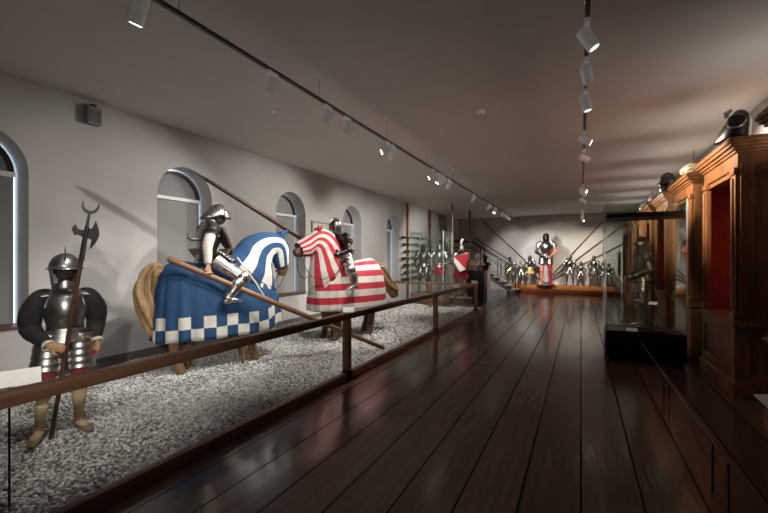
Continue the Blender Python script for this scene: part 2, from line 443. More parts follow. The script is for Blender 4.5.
card(KX, 11.2, .886, .18, .12, .6, .45, 'small white card at the far end of the long handrail')
card(1.19, 3.62, .57, .17, .12, .5, .5, 'white label card on a thin stand beside the nearest cabinet', rod=0.0)

# ------------------------------------------------------------------ armour figures (local: facing -Y, wearer's left = +X, 1.75 m tall)
def stand(**k):
    J = dict(head=(0, -.02, 1.60), neck=(0, 0, 1.47), sh_l=(.195, 0, 1.42), sh_r=(-.195, 0, 1.42), el_l=(.275, .03, 1.14), el_r=(-.275, .03, 1.14),
             wr_l=(.25, -.10, .92), wr_r=(-.25, -.10, .92), hip_l=(.10, 0, .93), hip_r=(-.10, 0, .93), kn_l=(.13, -.03, .50), kn_r=(-.13, -.03, .50),
             an_l=(.15, .02, .09), an_r=(-.15, .02, .09), toe_l=(.19, -.17, .035), toe_r=(-.19, -.17, .035), waist=(0, 0, 1.05), lean=0.0)
    J.update(k); return {a: (V(b) if not isinstance(b, float) else b) for a, b in J.items()}

def hand(mb, w, d, pn, curl=.6, s=1.0):
    d = V(d).normalized(); pn = V(pn); pn = (pn - pn.dot(d) * d).normalized(); th = d.cross(pn)
    mb.tube([w - d * .02 * s, w + d * .03 * s, w + d * .09 * s], [(.028 * s, .02 * s), (.038 * s, .020 * s), (.040 * s, .016 * s)], 10, ref=th)
    for off, L in ((.030, .072), (.010, .082), (-.010, .076), (-.029, .060)):
        p = w + d * .085 * s + th * off * s; a = .15; pts = [p - d * .02 * s, p]
        for q in range(3):
            a += curl * (1.0, 1.1, .8)[q]; p = p + (d * math.cos(a) + pn * math.sin(a)) * L * s * (.42, .33, .25)[q]; pts.append(p)
        mb.tube(pts, [.0095 * s, .0095 * s, .009 * s, .0085 * s, .006 * s], 7, ref=th)
    p = w + d * .025 * s + th * .03 * s
    a = p + (d * .6 + th * .6 + pn * .45) * .045 * s
    mb.tube([p, a, a + (d * .75 + pn * .75 - th * .1) * .032 * s], [.012 * s, .0105 * s, .008 * s], 7, ref=pn)
    return th

def lames(p0, p1, r0, r1, k, step=.008, over=.15):
    path = []; rad = []
    for i in range(k):
        a, b = i / k, (i + 1) / k
        ra, rb = lerp(r0, r1, a), lerp(r0, r1, b)
        path += [p0.lerp(p1, a + .001), p0.lerp(p1, b - .02 / k)]; rad += [ra, rb + step]
    return path, rad

def helmet(root, hc, kind, M, sc=1.0):
    hx, hy, hz = hc
    def at(x, y, z): return V((hx + x * sc, hy + y * sc, hz + z * sc))
    H = 'helmet'
    if kind in ('close', 'round'):
        mb = MB()
        prof = [(-.155, .085, .088), (-.12, .082, .088), (-.06, .098, .112), (0, .106, .126), (.05, .104, .126), (.10, .084, .104), (.135, .045, .06), (.148, .012, .016)]
        mb.rings([[at(rx * math.cos(a), ry * math.sin(a) + .01, z) for a in [2 * PI * j / 20 for j in range(20)]] for z, rx, ry in prof])
        o = mb.build(H, M, root)
        mc = MB().tube([at(0, -.10, .085), at(0, -.06, .142), at(0, .0, .172), at(0, .07, .158), at(0, .12, .10), at(0, .13, .03)], [(.016 * sc, .006 * sc)] * 6, 8, ref=(0, 0, 1)); mc.build('comb', M, o)
        # visor: pointed face plate around the front, with a dark sight
        def vis(u, v):
            a = -PI / 2 + (u - .5) * 2.3; z = lerp(-.115, .028, v)
            pr = .040 * (max(0, math.cos((u - .5) * 2.3)) ** 5) * math.sin(PI * min(1, v * 1.05)) if kind == 'close' else .012
            return at((.107 + pr * .2) * math.cos(a), (.124 + pr) * math.sin(a) + .004, z)
        MB().surf(vis, 18, 8).build('visor', M, o, solid=.005)
        MB().tube([at(-.07, -.094, .038), at(-.035, -.119, .040), at(0, -.127, .041), at(.035, -.119, .040), at(.07, -.094, .038)], [(.006 * sc, .006 * sc)] * 5, 6).build('sight_slit', 'black_paint', o)
    elif kind == 'burgonet':
        mb = MB()
        def sk(u, v):
            a = PI * 2 * u; e = PI / 2 * v
            return at(.108 * math.cos(e) * math.cos(a), .128 * math.cos(e) * math.sin(a) + .012, .005 + .125 * math.sin(e))
        o = mb.surf(sk, 24, 8, True).build(H, M, root, solid=.005)
        MB().tube([at(0, -.11, .075), at(0, -.06, .135), at(0, 0, .163), at(0, .07, .150), at(0, .125, .09), at(0, .15, .0)], [(.024 * sc, .006 * sc)] * 6, 8).build('comb', M, o)
        def pk(u, v):
            a = -PI / 2 + (u - .5) * 2.2
            return at((.106 + .035 * v) * math.cos(a), .126 * math.sin(a) - .055 * v * math.cos((u - .5) * 2.2) + .012, .022 - .022 * v)
        MB().surf(pk, 14, 3).build('peak', M, o, solid=.004)
        for sgn in (-1, 1):
            def ck(u, v):
                a = -PI / 2 + sgn * lerp(.86, 2.5, u); z = lerp(.02, -.16, v); k = 1 - .22 * v
                return at(.108 * k * math.cos(a), (.124 * k) * math.sin(a) + .010, z)
            MB().surf(ck, 10, 6).build('cheek_piece', M, o, solid=.005)
        def bv(u, v):
            a = -PI / 2 + (u - .5) * 1.5; z = lerp(-.165, -.115 + .04 * (1 - abs(u - .5) * 2), v)
            return at(.088 * math.cos(a), .108 * math.sin(a) - .01, z)
        MB().surf(bv, 10, 4).build('chin_plate', M, o, solid=.005)
    elif kind == 'sallet':
        def sk(u, v):
            a = PI * 2 * u; e = PI / 2 * v; back = max(0, math.sin(a)); q = (1 - v)
            return at(.118 * math.cos(e) * math.cos(a) * (1 + .12 * q), .135 * math.cos(e) * math.sin(a) + .012 + .13 * back ** 2 * q ** 1.5, -.045 + .19 * math.sin(e) - .055 * back * q)
        o = MB().surf(sk, 28, 10, True).build(H, M, root, solid=.005)
        def vs(u, v):
            a = -PI / 2 + (u - .5) * 2.5
            return at((.126 + .01 * v) * math.cos(a), (.142 + .05 * v * math.cos((u - .5) * 2.0)) * math.sin(a) + .01, lerp(.045, -.075, v))
        MB().surf(vs, 16, 5).build('visor', M, o, solid=.005)
        MB().tube([at(0, -.09, .10), at(0, 0, .152), at(0, .09, .115)], [(.010, .006)] * 3, 6).build('comb', M, o)
        MB().ell(at(0, 0, -.06), (.085 * sc, .10 * sc, .11 * sc)).build('padded_lining', 'leather', o)
    return o

def armour(root, J, M, helm='close', arms='plate', legs='plate', L=None, tasset=None, skirt=None, tl=1.0, ls=1.0, pauldrons=True, arm_m=None, leg_m=None, helm_m=None, hsc=1.0, cw=1.0, fists=.9, hands='gauntlet', up=0.0):
    L = L or M; arm_m = arm_m or (M, M); leg_m = leg_m or (M, M); tm = tasset or M
    W = J['waist']; wz = W.z; nz = J['neck'].z; dz = (nz - wz) / .42; lean = J['neck'].y - W.y
    def tz(q): return wz + (q - 1.05) * dz
    # cuirass
    prof = [(1.02, .140, .112, .0), (1.06, .136, .110, .0), (1.12, .150, .122, .02), (1.22, .172, .138, .035), (1.32, .186, .142, .03), (1.40, .172, .124, .015), (1.455, .125, .098, .0), (1.475, .088, .082, 0)]
    rs = []
    for zq, rx, ry, rg in prof:
        z_ = tz(zq); yo = W.y + lean * (zq - 1.05) / .42; ring = []
        for j in range(28):
            a = 2 * PI * j / 28; f = max(0, -math.sin(a)) ** 8
            ring.append(V((W.x + rx * cw * math.cos(a), yo + ry * cw * math.sin(a) - rg * f, z_)))
        rs.append(ring)
    cu = MB().rings(rs).build('cuirass', M, root)
    # rolled edges on the cuirass
    for sgn in (-1, 1):
        MB().tube([(W.x + sgn * .10, W.y + lean - .082, tz(1.445)), (W.x + sgn * .128, W.y + lean * .8 - .105, tz(1.37)), (W.x + sgn * .145, W.y + lean * .6 - .098, tz(1.28))], .007, 6).build('rolled_edge', M, cu)
    MB().tube([(W.x + .139 * cw * math.cos(a), W.y + .113 * cw * math.sin(a), tz(1.055)) for a in [2 * PI * j / 20 for j in range(21)]], .008, 6).build('waist_belt', 'leather', cu)
    N_ = J['neck']
    MB().rings([[V((N_.x + rx * math.cos(a), N_.y + rx * .9 * math.sin(a) - .006, N_.z + zz)) for a in [2 * PI * j / 22 for j in range(22)]]
                for zz, rx in ((-.065, .150), (-.05, .142), (-.02, .112), (-.018, .104), (.01, .092), (.012, .086), (.05, .082))]).build('gorget', M, root)
    helmet(root, J['head'], helm, helm_m or M, hsc)
    # fauld
    prof = []
    for i in range(3):
        prof += [(.135 + .022 * i, wz + .005 - .045 * i), (.152 + .022 * i, wz - .038 - .045 * i)]
    MB().lathe(prof, (W.x, W.y, 0), 28, 1.0, .82).build('fauld', M, root)
    if skirt:
        def skf(u, v):
            a = 2 * PI * u; rr = lerp(.15, .25, v) * (1 + .06 * math.sin(a * 12) * v)
            return V((W.x + rr * math.cos(a), W.y + rr * .85 * math.sin(a), lerp(wz - .02, wz - .40, v)))
        MB().surf(skf, 72, 8, True).build('skirt', skirt, root, solid=.005)
    for sd, sg in (('l', 1), ('r', -1)):
        hip, kn, an, toe = J['hip_' + sd], J['kn_' + sd], J['an_' + sd], J['toe_' + sd]
        lm = leg_m[0 if sg > 0 else 1]
        d = (kn - hip); side = V((sg, 0, 0))
        fr = V((0, -1, 0)); dn = d.normalized(); fr = (fr - fr.dot(dn) * dn)
        if fr.length < .3: fr = V((0, 0, 1)) - dn.z * dn
        fr.normalize(); sv = dn.cross(fr)
        if sv.x * sg < 0: sv = -sv
        if not skirt:
            # tasset: lamed half shell on the thigh
            def tas(u, v):
                ph = lerp(-1.25, 1.5, u); kf = v * 5; st_ = (kf - math.floor(kf - 1e-6)) * .010
                rr = (lerp(.098, .112, v) + st_) * (1 + .10 * (tl - 1)) * lerp(1, ls, .6)
                return hip + d * (.02 + .52 * v * tl) + fr * rr * math.cos(ph) + sv * rr * math.sin(ph) + V((0, 0, .03 * (1 - v)))
            MB().surf(tas, 14, 20).build('tasset', tm, root, solid=.006, label=None)
        if legs == 'plate':
            pa, ra = lames(hip.lerp(kn, .12), hip.lerp(kn, .90), .086 * ls, .062 * ls, 3, .004)
            MB().tube(pa, ra, 16).build('cuisse', lm, root)
            po = MB().ell(kn + fr * .012, (.064 * ls, .068 * ls, .07 * ls)).build('knee_cop', lm, root)
            MB().ell(kn + sv * .058, (.012, .036, .042)).build('knee_wing', lm, po)
            e = an - kn
            MB().tube([kn + e * .1, kn + e * .28 + V((0, .012, 0)), kn + e * .42 + V((0, .014, 0)), kn + e * .7, kn + e * .93, an + V((0, 0, -.01))], [r * ls for r in (.052, .060, .061, .046, .040, .046)], 16).build('greave', lm, root)
            f = toe - an
            MB().tube([an + V((0, .055, -.05)), an + V((0, .0, -.035)), an + f * .45 + V((0, 0, -.004)), an + f * .8 + V((0, 0, .0)), toe + f * .12],
                      [(.028, .034), (.046, .045), (.038, .045), (.026, .046), (.016, .03)], 14, ref=(0, 0, 1)).build('sabaton', lm, root)
    for sd, sg in (('l', 1), ('r', -1)):
        sh, el, wr = J['sh_' + sd], J['el_' + sd], J['wr_' + sd]
        am = arm_m[0 if sg > 0 else 1]
        d = (el - sh).normalized()
        # pauldron
        pa, ra = lames(sh + V((-sg * .055, 0, .055)), sh + d * .16 + V((sg * .012, 0, 0)), .060, .088, 4, .006)
        ra = [r * (1.0 if i else .9) for i, r in enumerate(ra)]
        ra[2] = .092; ra[3] = .103; ra[4] = .098; ra[5] = .102
        if pauldrons: MB().tube(pa, [(r, r * 1.02) for r in ra], 18, ref=(0, 1, 0)).build('pauldron', M, root)
        else: MB().surf(lambda u, v: V((sg * lerp(.06, .19, v), (u - .5) * .20 * (1 - .2 * v), J['sh_l'].z + lerp(.068, .045, v) - .05 * (2 * u - 1) ** 2)), 10, 6).build('shoulder_strap', M, root, solid=.008)
        if arms == 'plate':
            MB().tube([sh + d * .10, sh.lerp(el, .6), sh.lerp(el, .92)], [.062, .058, .050], 14).build('upper_cannon', am, root)
            eo = MB().ell(el, (.058, .060, .058)).build('elbow_cop', am, root)
            MB().ell(el + V((sg * .045, 0, 0)), (.014, .048, .044)).build('elbow_wing', am, eo)
            MB().tube([el.lerp(wr, .08), el.lerp(wr, .35), el.lerp(wr, .7), wr], [.047, .053, .043, .036], 14).build('lower_cannon', am, root)
        elif arms == 'sleeve':
            MB().tube([sh, sh.lerp(el, .3) + V((sg * .012, 0, 0)), sh.lerp(el, .7) + V((sg * .016, .01, 0)), el + V((sg * .01, .01, -.01)), el.lerp(wr, .35), el.lerp(wr, .75), el.lerp(wr, .93), wr], [.06, .076, .074, .068, .062, .052, .045, .036], 16).build('sleeve', arms_cloth(sd, am), root, sub=1)
        dd = (wr - el).normalized()
        hd = J.get('hd_' + sd) or (dd * .7 + V((-sg * .15, -.35, -.1)))
        pn = J.get('pn_' + sd) or V((-sg * 1.0, 0, 0))
        mb = MB(); hand(mb, wr + dd * .02, hd, pn, fists)
        if hands == 'gauntlet':
            g = mb.build('gauntlet', am if arms == 'plate' else M, root)
            MB().tube([wr - dd * .07, wr - dd * .02, wr + dd * .02], [.056, .044, .038], 14, cap=False).build('gauntlet_cuff', am if arms == 'plate' else M, g, solid=.004)
        elif hands == 'wood':
            mb.build('hand', 'hand_wood', root, remesh=.0045, sm=3)
def arms_cloth(sd, am): return am
def spline(P, Rr, k):
    out = []; rr = []
    for i in range(len(P) - 1):
        a, b, c, d = P[max(0, i - 1)], P[i], P[i + 1], P[min(len(P) - 1, i + 2)]
        ra, rb, rc, rd = Rr[max(0, i - 1)], Rr[i], Rr[i + 1], Rr[min(len(P) - 1, i + 2)]
        for q in range(k):
            t = q / k; f = lambda a, b, c, d: .5 * (2 * b + (c - a) * t + (2 * a - 5 * b + 4 * c - d) * t * t + (3 * b - a - 3 * c + d) * t ** 3)
            out.append(f(a, b, c, d)); rr.append(f(ra, rb, rc, rd))
    return out + [P[-1]], rr + [Rr[-1]]

# ------------------------------------------------------------------ armoured footman
FS = .91
fr_ = thing('armoured_footman', 'armoured footman mannequin with black sleeves holding a halberd on the gravel', 'figure', (-4.01, 1.715, .08), math.radians(67), FS)
J = stand(head=(0, -.03, 1.575), neck=(0, 0, 1.39), waist=(0, 0, 1.02), el_r=(-.235, .03, 1.02), wr_r=(-.115, -.215, .89), el_l=(.225, .05, 1.04), wr_l=(.245, -.04, .87), sh_l=(.185, 0, 1.32), sh_r=(-.185, 0, 1.32),
          kn_r=(-.15, -.07, .50), an_r=(-.19, -.05, .085), toe_r=(-.23, -.24, .03), kn_l=(.11, -.03, .50), an_l=(.10, .03, .085), toe_l=(.18, -.15, .03), hip_l=(.11, 0, .93), hip_r=(-.11, 0, .93))
mb = MB()
mb.ell((0, -.015, 1.56), (.08, .095, .125)); mb.tube([(0, 0, 1.3), (0, 0, 1.52)], .06, 12)
mb.ell((0, -.11, 1.55), (.014, .02, .03)); mb.ell((0, -.10, 1.495), (.028, .014, .010))
for sg in (-1, 1): mb.ell((sg * .083, 0, 1.56), (.012, .022, .034)); mb.ell((sg * .034, -.094, 1.585), (.014, .010, .008))
mb.tube([(0, 0, .93), (0, 0, 1.1), (0, 0, 1.25), (0, 0, 1.34)], [(.10, .13), (.09, .12), (.10, .15), (.06, .07)], 16, ref=(0, 1, 0))
for sd, sg in (('l', 1), ('r', -1)):
    hip, kn, an, toe = (J[q + sd] for q in ('hip_', 'kn_', 'an_', 'toe_'))
    mb.tube([hip + V((0, 0, .06)), hip.lerp(kn, .3), hip.lerp(kn, .62), hip.lerp(kn, .85), kn], [.10, .115, .105, .072, .060], 16)
    e = an - kn; bk = V((0, .018, 0))
    mb.tube([kn + V((0, 0, .03)), kn + e * .12, kn + e * .3 + bk, kn + e * .45 + bk, kn + e * .75, an + V((0, .01, .0))], [.058, .054, .062, .060, .041, .038], 16)
    f = toe - an
    mb.tube([an + V((0, .05, -.035)), an + V((0, .01, -.03)), an + f * .4 + V((0, 0, -.006)), an + f * .8, toe + f * .1], [(.035, .032), (.045, .042), (.038, .045), (.026, .046), (.018, .03)], 14)
    sh, el, wr = (J[q + sd] for q in ('sh_', 'el_', 'wr_'))
    mb.tube([(0, 0, 1.27), sh, sh.lerp(el, .5), el, el.lerp(wr, .5), wr], [.06, .055, .048, .042, .038, .027], 12)
hand(mb, J['wr_r'] + V((.01, -.005, 0)), (.86, -.22, -.30), (.25, -1, -.1), .62, 1.05)
hand(mb, J['wr_l'] + V((0, -.01, -.02)), (-.05, -.25, -1), (-1, -.2, 0), .45, 1.05)
mb.build('mannequin_body', 'mannequin_paint', fr_, remesh=.0055, sm=4)
def footman_armour():
    M = 'mid_steel'; root = fr_
    global arms_cloth
    armour(root, J, M, helm='burgonet', arms='none', legs='none', hands='none', tl=1.35, pauldrons=False, hsc=1.16)
    for sd, sg in (('l', 1), ('r', -1)):
        sh, el, wr = (J[q + sd] for q in ('sh_', 'el_', 'wr_'))
        e = wr - el
        pts = [sh + V((-sg * .085, 0, .02)), sh + V((-sg * .02, 0, .005)), sh + V((sg * .018, .0, -.05)), sh.lerp(el, .55) + V((sg * .032, .015, 0)), el + V((sg * .015, .02, -.005)), el.lerp(wr, .55) + V((0, .01, -.012)), wr - e * .04]
        RR = [.050, .070, .082, .092, .084, .064, .038]
        path, rad = spline(pts, RR, 7)
        rad = [r * (1 + .022 * math.sin(i * 1.9)) for i, r in enumerate(rad)]
        MB().tube(path, rad, 20).build('puffed_sleeve', 'black_cloth', root, remesh=.011, sm=8)
        dd = e.normalized()
        MB().tube([wr - e * .10, wr - e * .03, wr + dd * .012], [.043, .046, .050], 16, cap=False).build('white_cuff', 'white_cloth', root, solid=.006)
footman_armour()

# halberd
ft = V((-3.985, 1.60, .07)); tp = V((-3.56, 1.66, 1.80)); ax = (tp - ft).normalized()
hb = thing('halberd', 'dark halberd with crescent tip held upright by the armoured footman', 'polearm', ft)
MB().tube([(0, 0, 0), tp - ft], [.017, .016], 10).build('shaft', 'dark_lance_wood', hb)
hs = tp - ft
sdir = V((.39, .92, 0)); sdir = (sdir - sdir.dot(ax) * ax).normalized(); nrm = ax.cross(sdir)   # blade plane faces the room
def hp(a, b): return hs + sdir * a + ax * b
def blade(pts, th, name):
    MB().prism([hp(a, b) - nrm * th / 2 for a, b in pts], nrm * th).build(name, 'black_steel', hb, False)
MB().tube([hs - ax * .22, hs + ax * .07], [.021, .015], 8).build('socket', 'dark_steel', hb)
n_ = 12
blade([(.012, .05), (.035, .055), (.048, .12)] + [(.055 + .032 * math.sin(PI * q / n_), .11 - .21 * q / n_) for q in range(n_ + 1)] + [(.04, -.12), (.042, -.04), (.012, -.03)], .008, 'axe_blade')
blade([(-.012, .03), (-.05, .035), (-.075, .07), (-.095, .03), (-.07, -.02), (-.05, -.01), (-.012, -.03)], .010, 'back_spike')
blade([(.012, .05), (-.012, .05), (-.009, .17), (.009, .17)], .012, 'spike_stem')
cr = [(.058 * math.cos(a), .235 + .068 * math.sin(a)) for a in [PI + .0 - .35 + (PI + .7) * q / 20 for q in range(21)]]
ci = [(.046 * math.cos(a), .252 + .058 * math.sin(a)) for a in [PI - .25 + (PI + .5) * q / 20 for q in range(21)]]
blade(cr + ci[::-1], .008, 'crescent_tip')

# ------------------------------------------------------------------ horses and riders
AX0 = V((-5.05, 3.0, 0)); DR = V((math.cos(math.radians(70)), math.sin(math.radians(70)), 0))
GZ = .065
def horse_body(root, nk, head, mat, mz, ears):
    mb = MB()
    tr = [(-.70, 1.18, .10, .13), (-.62, 1.17, .18, .20), (-.4, 1.13, .24, .25), (-.1, 1.08, .25, .27), (.3, 1.08, .24, .27), (.55, 1.10, .20, .24), (.70, 1.12, .10, .14)]
    mb.tube([(x, 0, z) for x, z, a, b in tr], [(a, b) for x, z, a, b in tr], 20, ref=(0, 1, 0))
    mb.tube([((c[0] + t_[0]) / 2, 0, (c[1] + t_[1]) / 2) for c, t_, w in nk], [(w * .62, V((c[0] - t_[0], c[1] - t_[1])).length / 2 * .62) for c, t_, w in nk], 18, ref=(0, 1, 0))
    mb.tube([V(p) for p, a, b in head], [(a, b) for p, a, b in head], 16, ref=(0, 1, 0))
    for sg in (-1, 1):
        e0, e1 = V(ears[0]), V(ears[1])
        mb.tube([e0 + V((0, sg * .05, -.03)), e0 + V((0, sg * .055, .03)), e1 + V((0, sg * .06, 0))], [.034, .03, .008], 10)
        # nostril and eye swellings
        p = V(head[-1][0]); q = V(head[-2][0]); mb.ell(p.lerp(q, .35) + V((0, sg * .045, .0)), (.025, .018, .022))
        p = V(head[1][0]); mb.ell(p + V((.01, sg * head[1][1] * .92, .03)), (.03, .02, .024))
        hl = [(-.46, .13, 1.10, .13, .16), (-.42, .17, .92, .115, .15), (-.44, .18, .74, .09, .11), (-.60, .17, .54, .060, .072), (-.58, .17, .36, .046, .054), (-.55, .17, .20, .05, .056), (-.51, .17, .10, .055, .06)]
        if sg > 0: hl = [(x + (.16 if z < .8 else .05), y, z, a, b) for x, y, z, a, b in hl]
        mb.tube([(x, sg * y, z) for x, y, z, a, b in hl], [(a * 1.2, b * 1.2) for x, y, z, a, b in hl], 14, ref=(0, 1, 0))
        hx = hl[-1][0]; mb.tube([(hx, sg * .17, .11), (hx + .03, sg * .17, .0)], [.055, .072], 14, ref=(0, 1, 0))
        fl_ = [(.50, .12, 1.06, .10, .14), (.47, .16, .88, .09, .12), (.48, .17, .66, .062, .072), (.50, .17, .50, .055, .062), (.49, .17, .34, .040, .044), (.48, .17, .19, .045, .05), (.51, .17, .10, .05, .052)]
        if sg > 0: fl_ = [(x + (.12 if .4 < z < .8 else (-.04 if z <= .4 else .03)), y, z, a, b) for x, y, z, a, b in fl_]
        mb.tube([(x, sg * y, z) for x, y, z, a, b in fl_], [(a * 1.2, b * 1.2) for x, y, z, a, b in fl_], 14, ref=(0, 1, 0))
        hx = fl_[-1][0]; mb.tube([(hx, sg * .17, .11), (hx + .03, sg * .17, .0)], [.055, .070], 14, ref=(0, 1, 0))
    return mb.build('horse_body', mat, root, remesh=.017, sm=6)

def caparison(root, mat, hem, xr, xf, W, spine, folds, name='caparison', hemf=None):
    nU, nV = 160, 36; xc, Lx = (xr + xf) / 2, (xf - xr) / 2; n = 3.2
    def P(u, v):
        a = 2 * PI * u; c, s_ = math.cos(a), math.sin(a)
        ex = math.copysign(abs(c) ** (2 / n), c); ey = math.copysign(abs(s_) ** (2 / 2.6), s_)
        h = math.sin(v * PI / 2) ** .92 if v < 1 else 1.0
        g = max(0.0, 1 - h ** 3.6) ** .52
        x = xc + Lx * ex * (1 - .14 * h ** 3) ; zs = interp(spine, x)
        hm = hem + (hemf(x) if hemf else 0)
        fd = folds * (1 - h) ** .8 * (math.sin(u * 2 * PI * 17 + 1.2 * math.sin(u * 40)) + .5 * math.sin(u * 2 * PI * 29))
        x2 = x + fd * ex * .8; y2 = (W * (1 + .10 * (1 - h)) + fd) * ey * g
        return V((x2, y2, hm + (zs - hm) * h))
    vs = [[P(i / nU, j / nV) for j in range(nV + 1)] for i in range(nU)]
    per = [0.0]
    for i in range(nU): per.append(per[-1] + (P(((i + 1) % nU) / nU, .12) - P(i / nU, .12)).length * .985)
    vv = []
    for i in range(nU):
        a = [0.0]
        for j in range(nV): a.append(a[-1] + (vs[i][j + 1] - vs[i][j]).length)
        vv.append(a)
    mb = MB(); flat = [p for r in vs for p in r]; fs = []; uvs = []
    for i in range(nU):
        k = (i + 1) % nU
        for j in range(nV):
            fs.append((i * (nV + 1) + j, k * (nV + 1) + j, k * (nV + 1) + j + 1, i * (nV + 1) + j + 1))
            uvs.append([(per[i], vv[i][j]), (per[i + 1], vv[k][j]), (per[i + 1], vv[k][j + 1]), (per[i], vv[i][j + 1])])
    mb.add(flat, fs, uvs); o = mb.build(name, mat, root, solid=.008)
    return o, P

def neck_cover(root, mat, nk, vscale=None):
    # resample pairs smoothly
    def sample(q):
        i = min(int(q), len(nk) - 2); f = q - i
        def cr_(k): return nk[max(0, min(len(nk) - 1, k))]
        def cat(get):
            p0, p1, p2, p3 = (get(cr_(i + d)) for d in (-1, 0, 1, 2))
            return .5 * ((2 * p1) + (-p0 + p2) * f + (2 * p0 - 5 * p1 + 4 * p2 - p3) * f * f + (-p0 + 3 * p1 - 3 * p2 + p3) * f ** 3)
        return V((cat(lambda e: e[0][0]), 0, cat(lambda e: e[0][1]))), V((cat(lambda e: e[1][0]), 0, cat(lambda e: e[1][1]))), cat(lambda e: e[2])
    m = 44; nn = 48; rows = []; uvr = []
    for i in range(m + 1):
        C, T, w = sample(i / m * (len(nk) - 1)); ring = []; uvq = []
        mid = (C + T) / 2; hv = (C - T) / 2
        for j in range(nn):
            a = 2 * PI * j / nn; ph = abs(((a + PI) % (2 * PI)) - PI)
            wr_ = 1 + .03 * math.sin(i * .9 + 3 * math.sin(a * 3))
            ring.append(mid + hv * math.cos(a) * 1.03 + V((0, 1, 0)) * w * wr_ * math.sin(a))
            uvq.append((i / m * 1.4, (1 - math.cos(ph)) / 2))
        rows.append(ring); uvr.append(uvq)
    vs = [p for r in rows for p in r]; fs = []; uvs = []
    for i in range(m):
        for j in range(nn):
            k = (j + 1) % nn
            fs.append((i * nn + j, i * nn + k, (i + 1) * nn + k, (i + 1) * nn + j)); uvs.append([uvr[i][j], uvr[i][k], uvr[i + 1][k], uvr[i + 1][j]])
    return MB().add(vs, fs, uvs).build('neck_cover', mat, root, solid=.007)

def ear_cover(root, e0, e1, mat):
    for sg in (-1, 1):
        a, b = V(e0), V(e1)
        MB().tube([a + V((0, sg * .05, -.04)), a + V((0, sg * .055, .03)), a.lerp(b, .6) + V((0, sg * .058, 0)), b + V((0, sg * .06, .02))], [.05, .045, .032, .006], 12, ref=(0, 1, 0)).build('ear_cover', mat, root)

def tail(root, mat, pts, rad):
    mb = MB(); path = []; rr = []
    for i in range(len(pts) - 1):
        for q in range(4):
            path.append(V(pts[i]).lerp(V(pts[i + 1]), q / 4)); rr.append(lerp(rad[i], rad[i + 1], q / 4))
    path.append(V(pts[-1])); rr.append(rad[-1]); n = 40; rs = []
    for i, p in enumerate(path):
        T = (path[min(i + 1, len(path) - 1)] - path[max(i - 1, 0)]).normalized(); a = V((0, 1, 0)); b = T.cross(a).normalized()
        rs.append([p + a * (rr[i] * .85 * (1 + .20 * math.sin(j * 2 * PI / n * 5 + i * .55)) * math.cos(2 * PI * j / n)) + b * (rr[i] * (1 + .20 * math.sin(j * 2 * PI / n * 5 + i * .55)) * math.sin(2 * PI * j / n)) for j in range(n)])
    return mb.rings(rs).build('tail', mat, root, sub=1)

# blue horse
bo = AX0 + DR * .9
bh = thing('jousting_horse', 'wooden jousting horse in blue caparison with white chequered hem', 'horse', (bo.x, bo.y, GZ), math.radians(70))
nkB = [((.05, 1.46), (.88, .90), .31), ((.28, 1.66), (.90, 1.14), .26), ((.46, 1.85), (.87, 1.36), .20), ((.72, 1.945), (.88, 1.52), .165), ((1.02, 1.93), (.92, 1.57), .145), ((1.18, 1.76), (.92, 1.53), .13), ((1.19, 1.46), (.97, 1.38), .115)]
hdB = [((1.0, 0, 1.76), .09, .12), ((1.06, 0, 1.62), .09, .12), ((1.08, 0, 1.45), .078, .10), ((1.08, 0, 1.34), .068, .088), ((1.07, 0, 1.26), .06, .07)]
horse_body(bh, nkB, hdB, 'horse_wood', 0, ((1.0, 0, 1.84), (1.04, 0, 1.90)))
capB, PB = caparison(bh, 'blue_checked_cloth', .45, -.80, 1.0, .36, [(-.8, 1.32), (-.72, 1.42), (-.5, 1.51), (-.25, 1.48), (0, 1.45), (.3, 1.46), (.6, 1.40), (.85, 1.2), (1.0, 1.05)], .020, hemf=lambda x: .14 * max(0, (x - .5) / .5) ** 1.5)
ncB = neck_cover(bh, 'blue_neck_cloth', nkB)
ear_cover(ncB, (1.04, 0, 1.92), (1.15, 0, 2.00), 'blue_cloth')
tail(bh, 'pale_horse_wood', [(-.66, 0, 1.36), (-.74, 0, 1.42), (-.83, 0, 1.33), (-.89, .02, 1.12), (-.87, -.02, .9), (-.81, -.03, .66), (-.76, -.02, .50)], [.05, .075, .10, .115, .105, .085, .04])
pts = []
for q in range(13):
    y_ = -.33 + 0 * q; f = q / 12
    pts.append(V((lerp(.22, .62, f), -(.27 + .11 * math.sin(f * PI * .6)), lerp(1.56, .92, f))))
MB().tube(pts, .011, 8).build('white_piping', 'white_cloth', capB, label='thin white cord across the blue shoulder')
MB().tube([(-.35, .0, .72), (-.35, 0, .0)], .03, 8).build('support_post', 'post_wood', bh)
MB().box((.27, -.33, -.02), (.31, -.29, .5)).build('support_post', 'lance_wood', bh, False)
# bridle and reins
bd = MB().tube([V((1.075 + .105 * math.cos(a), .10 * math.sin(a), 1.36 + .02 * math.cos(a))) for a in [2 * PI * q / 20 for q in range(21)]], .009, 6).build('bridle', 'leather', bh)
for sg in (-1, 1):
    MB().tube([(1.08, sg * .09, 1.33), (1.0, sg * .12, 1.14), (.86, sg * .2, 1.06), (.55, sg * .30, 1.20), (.25, sg * .26, 1.50), (.08, sg * .15, 1.62)], .007, 6).build('rein', 'leather', bd)

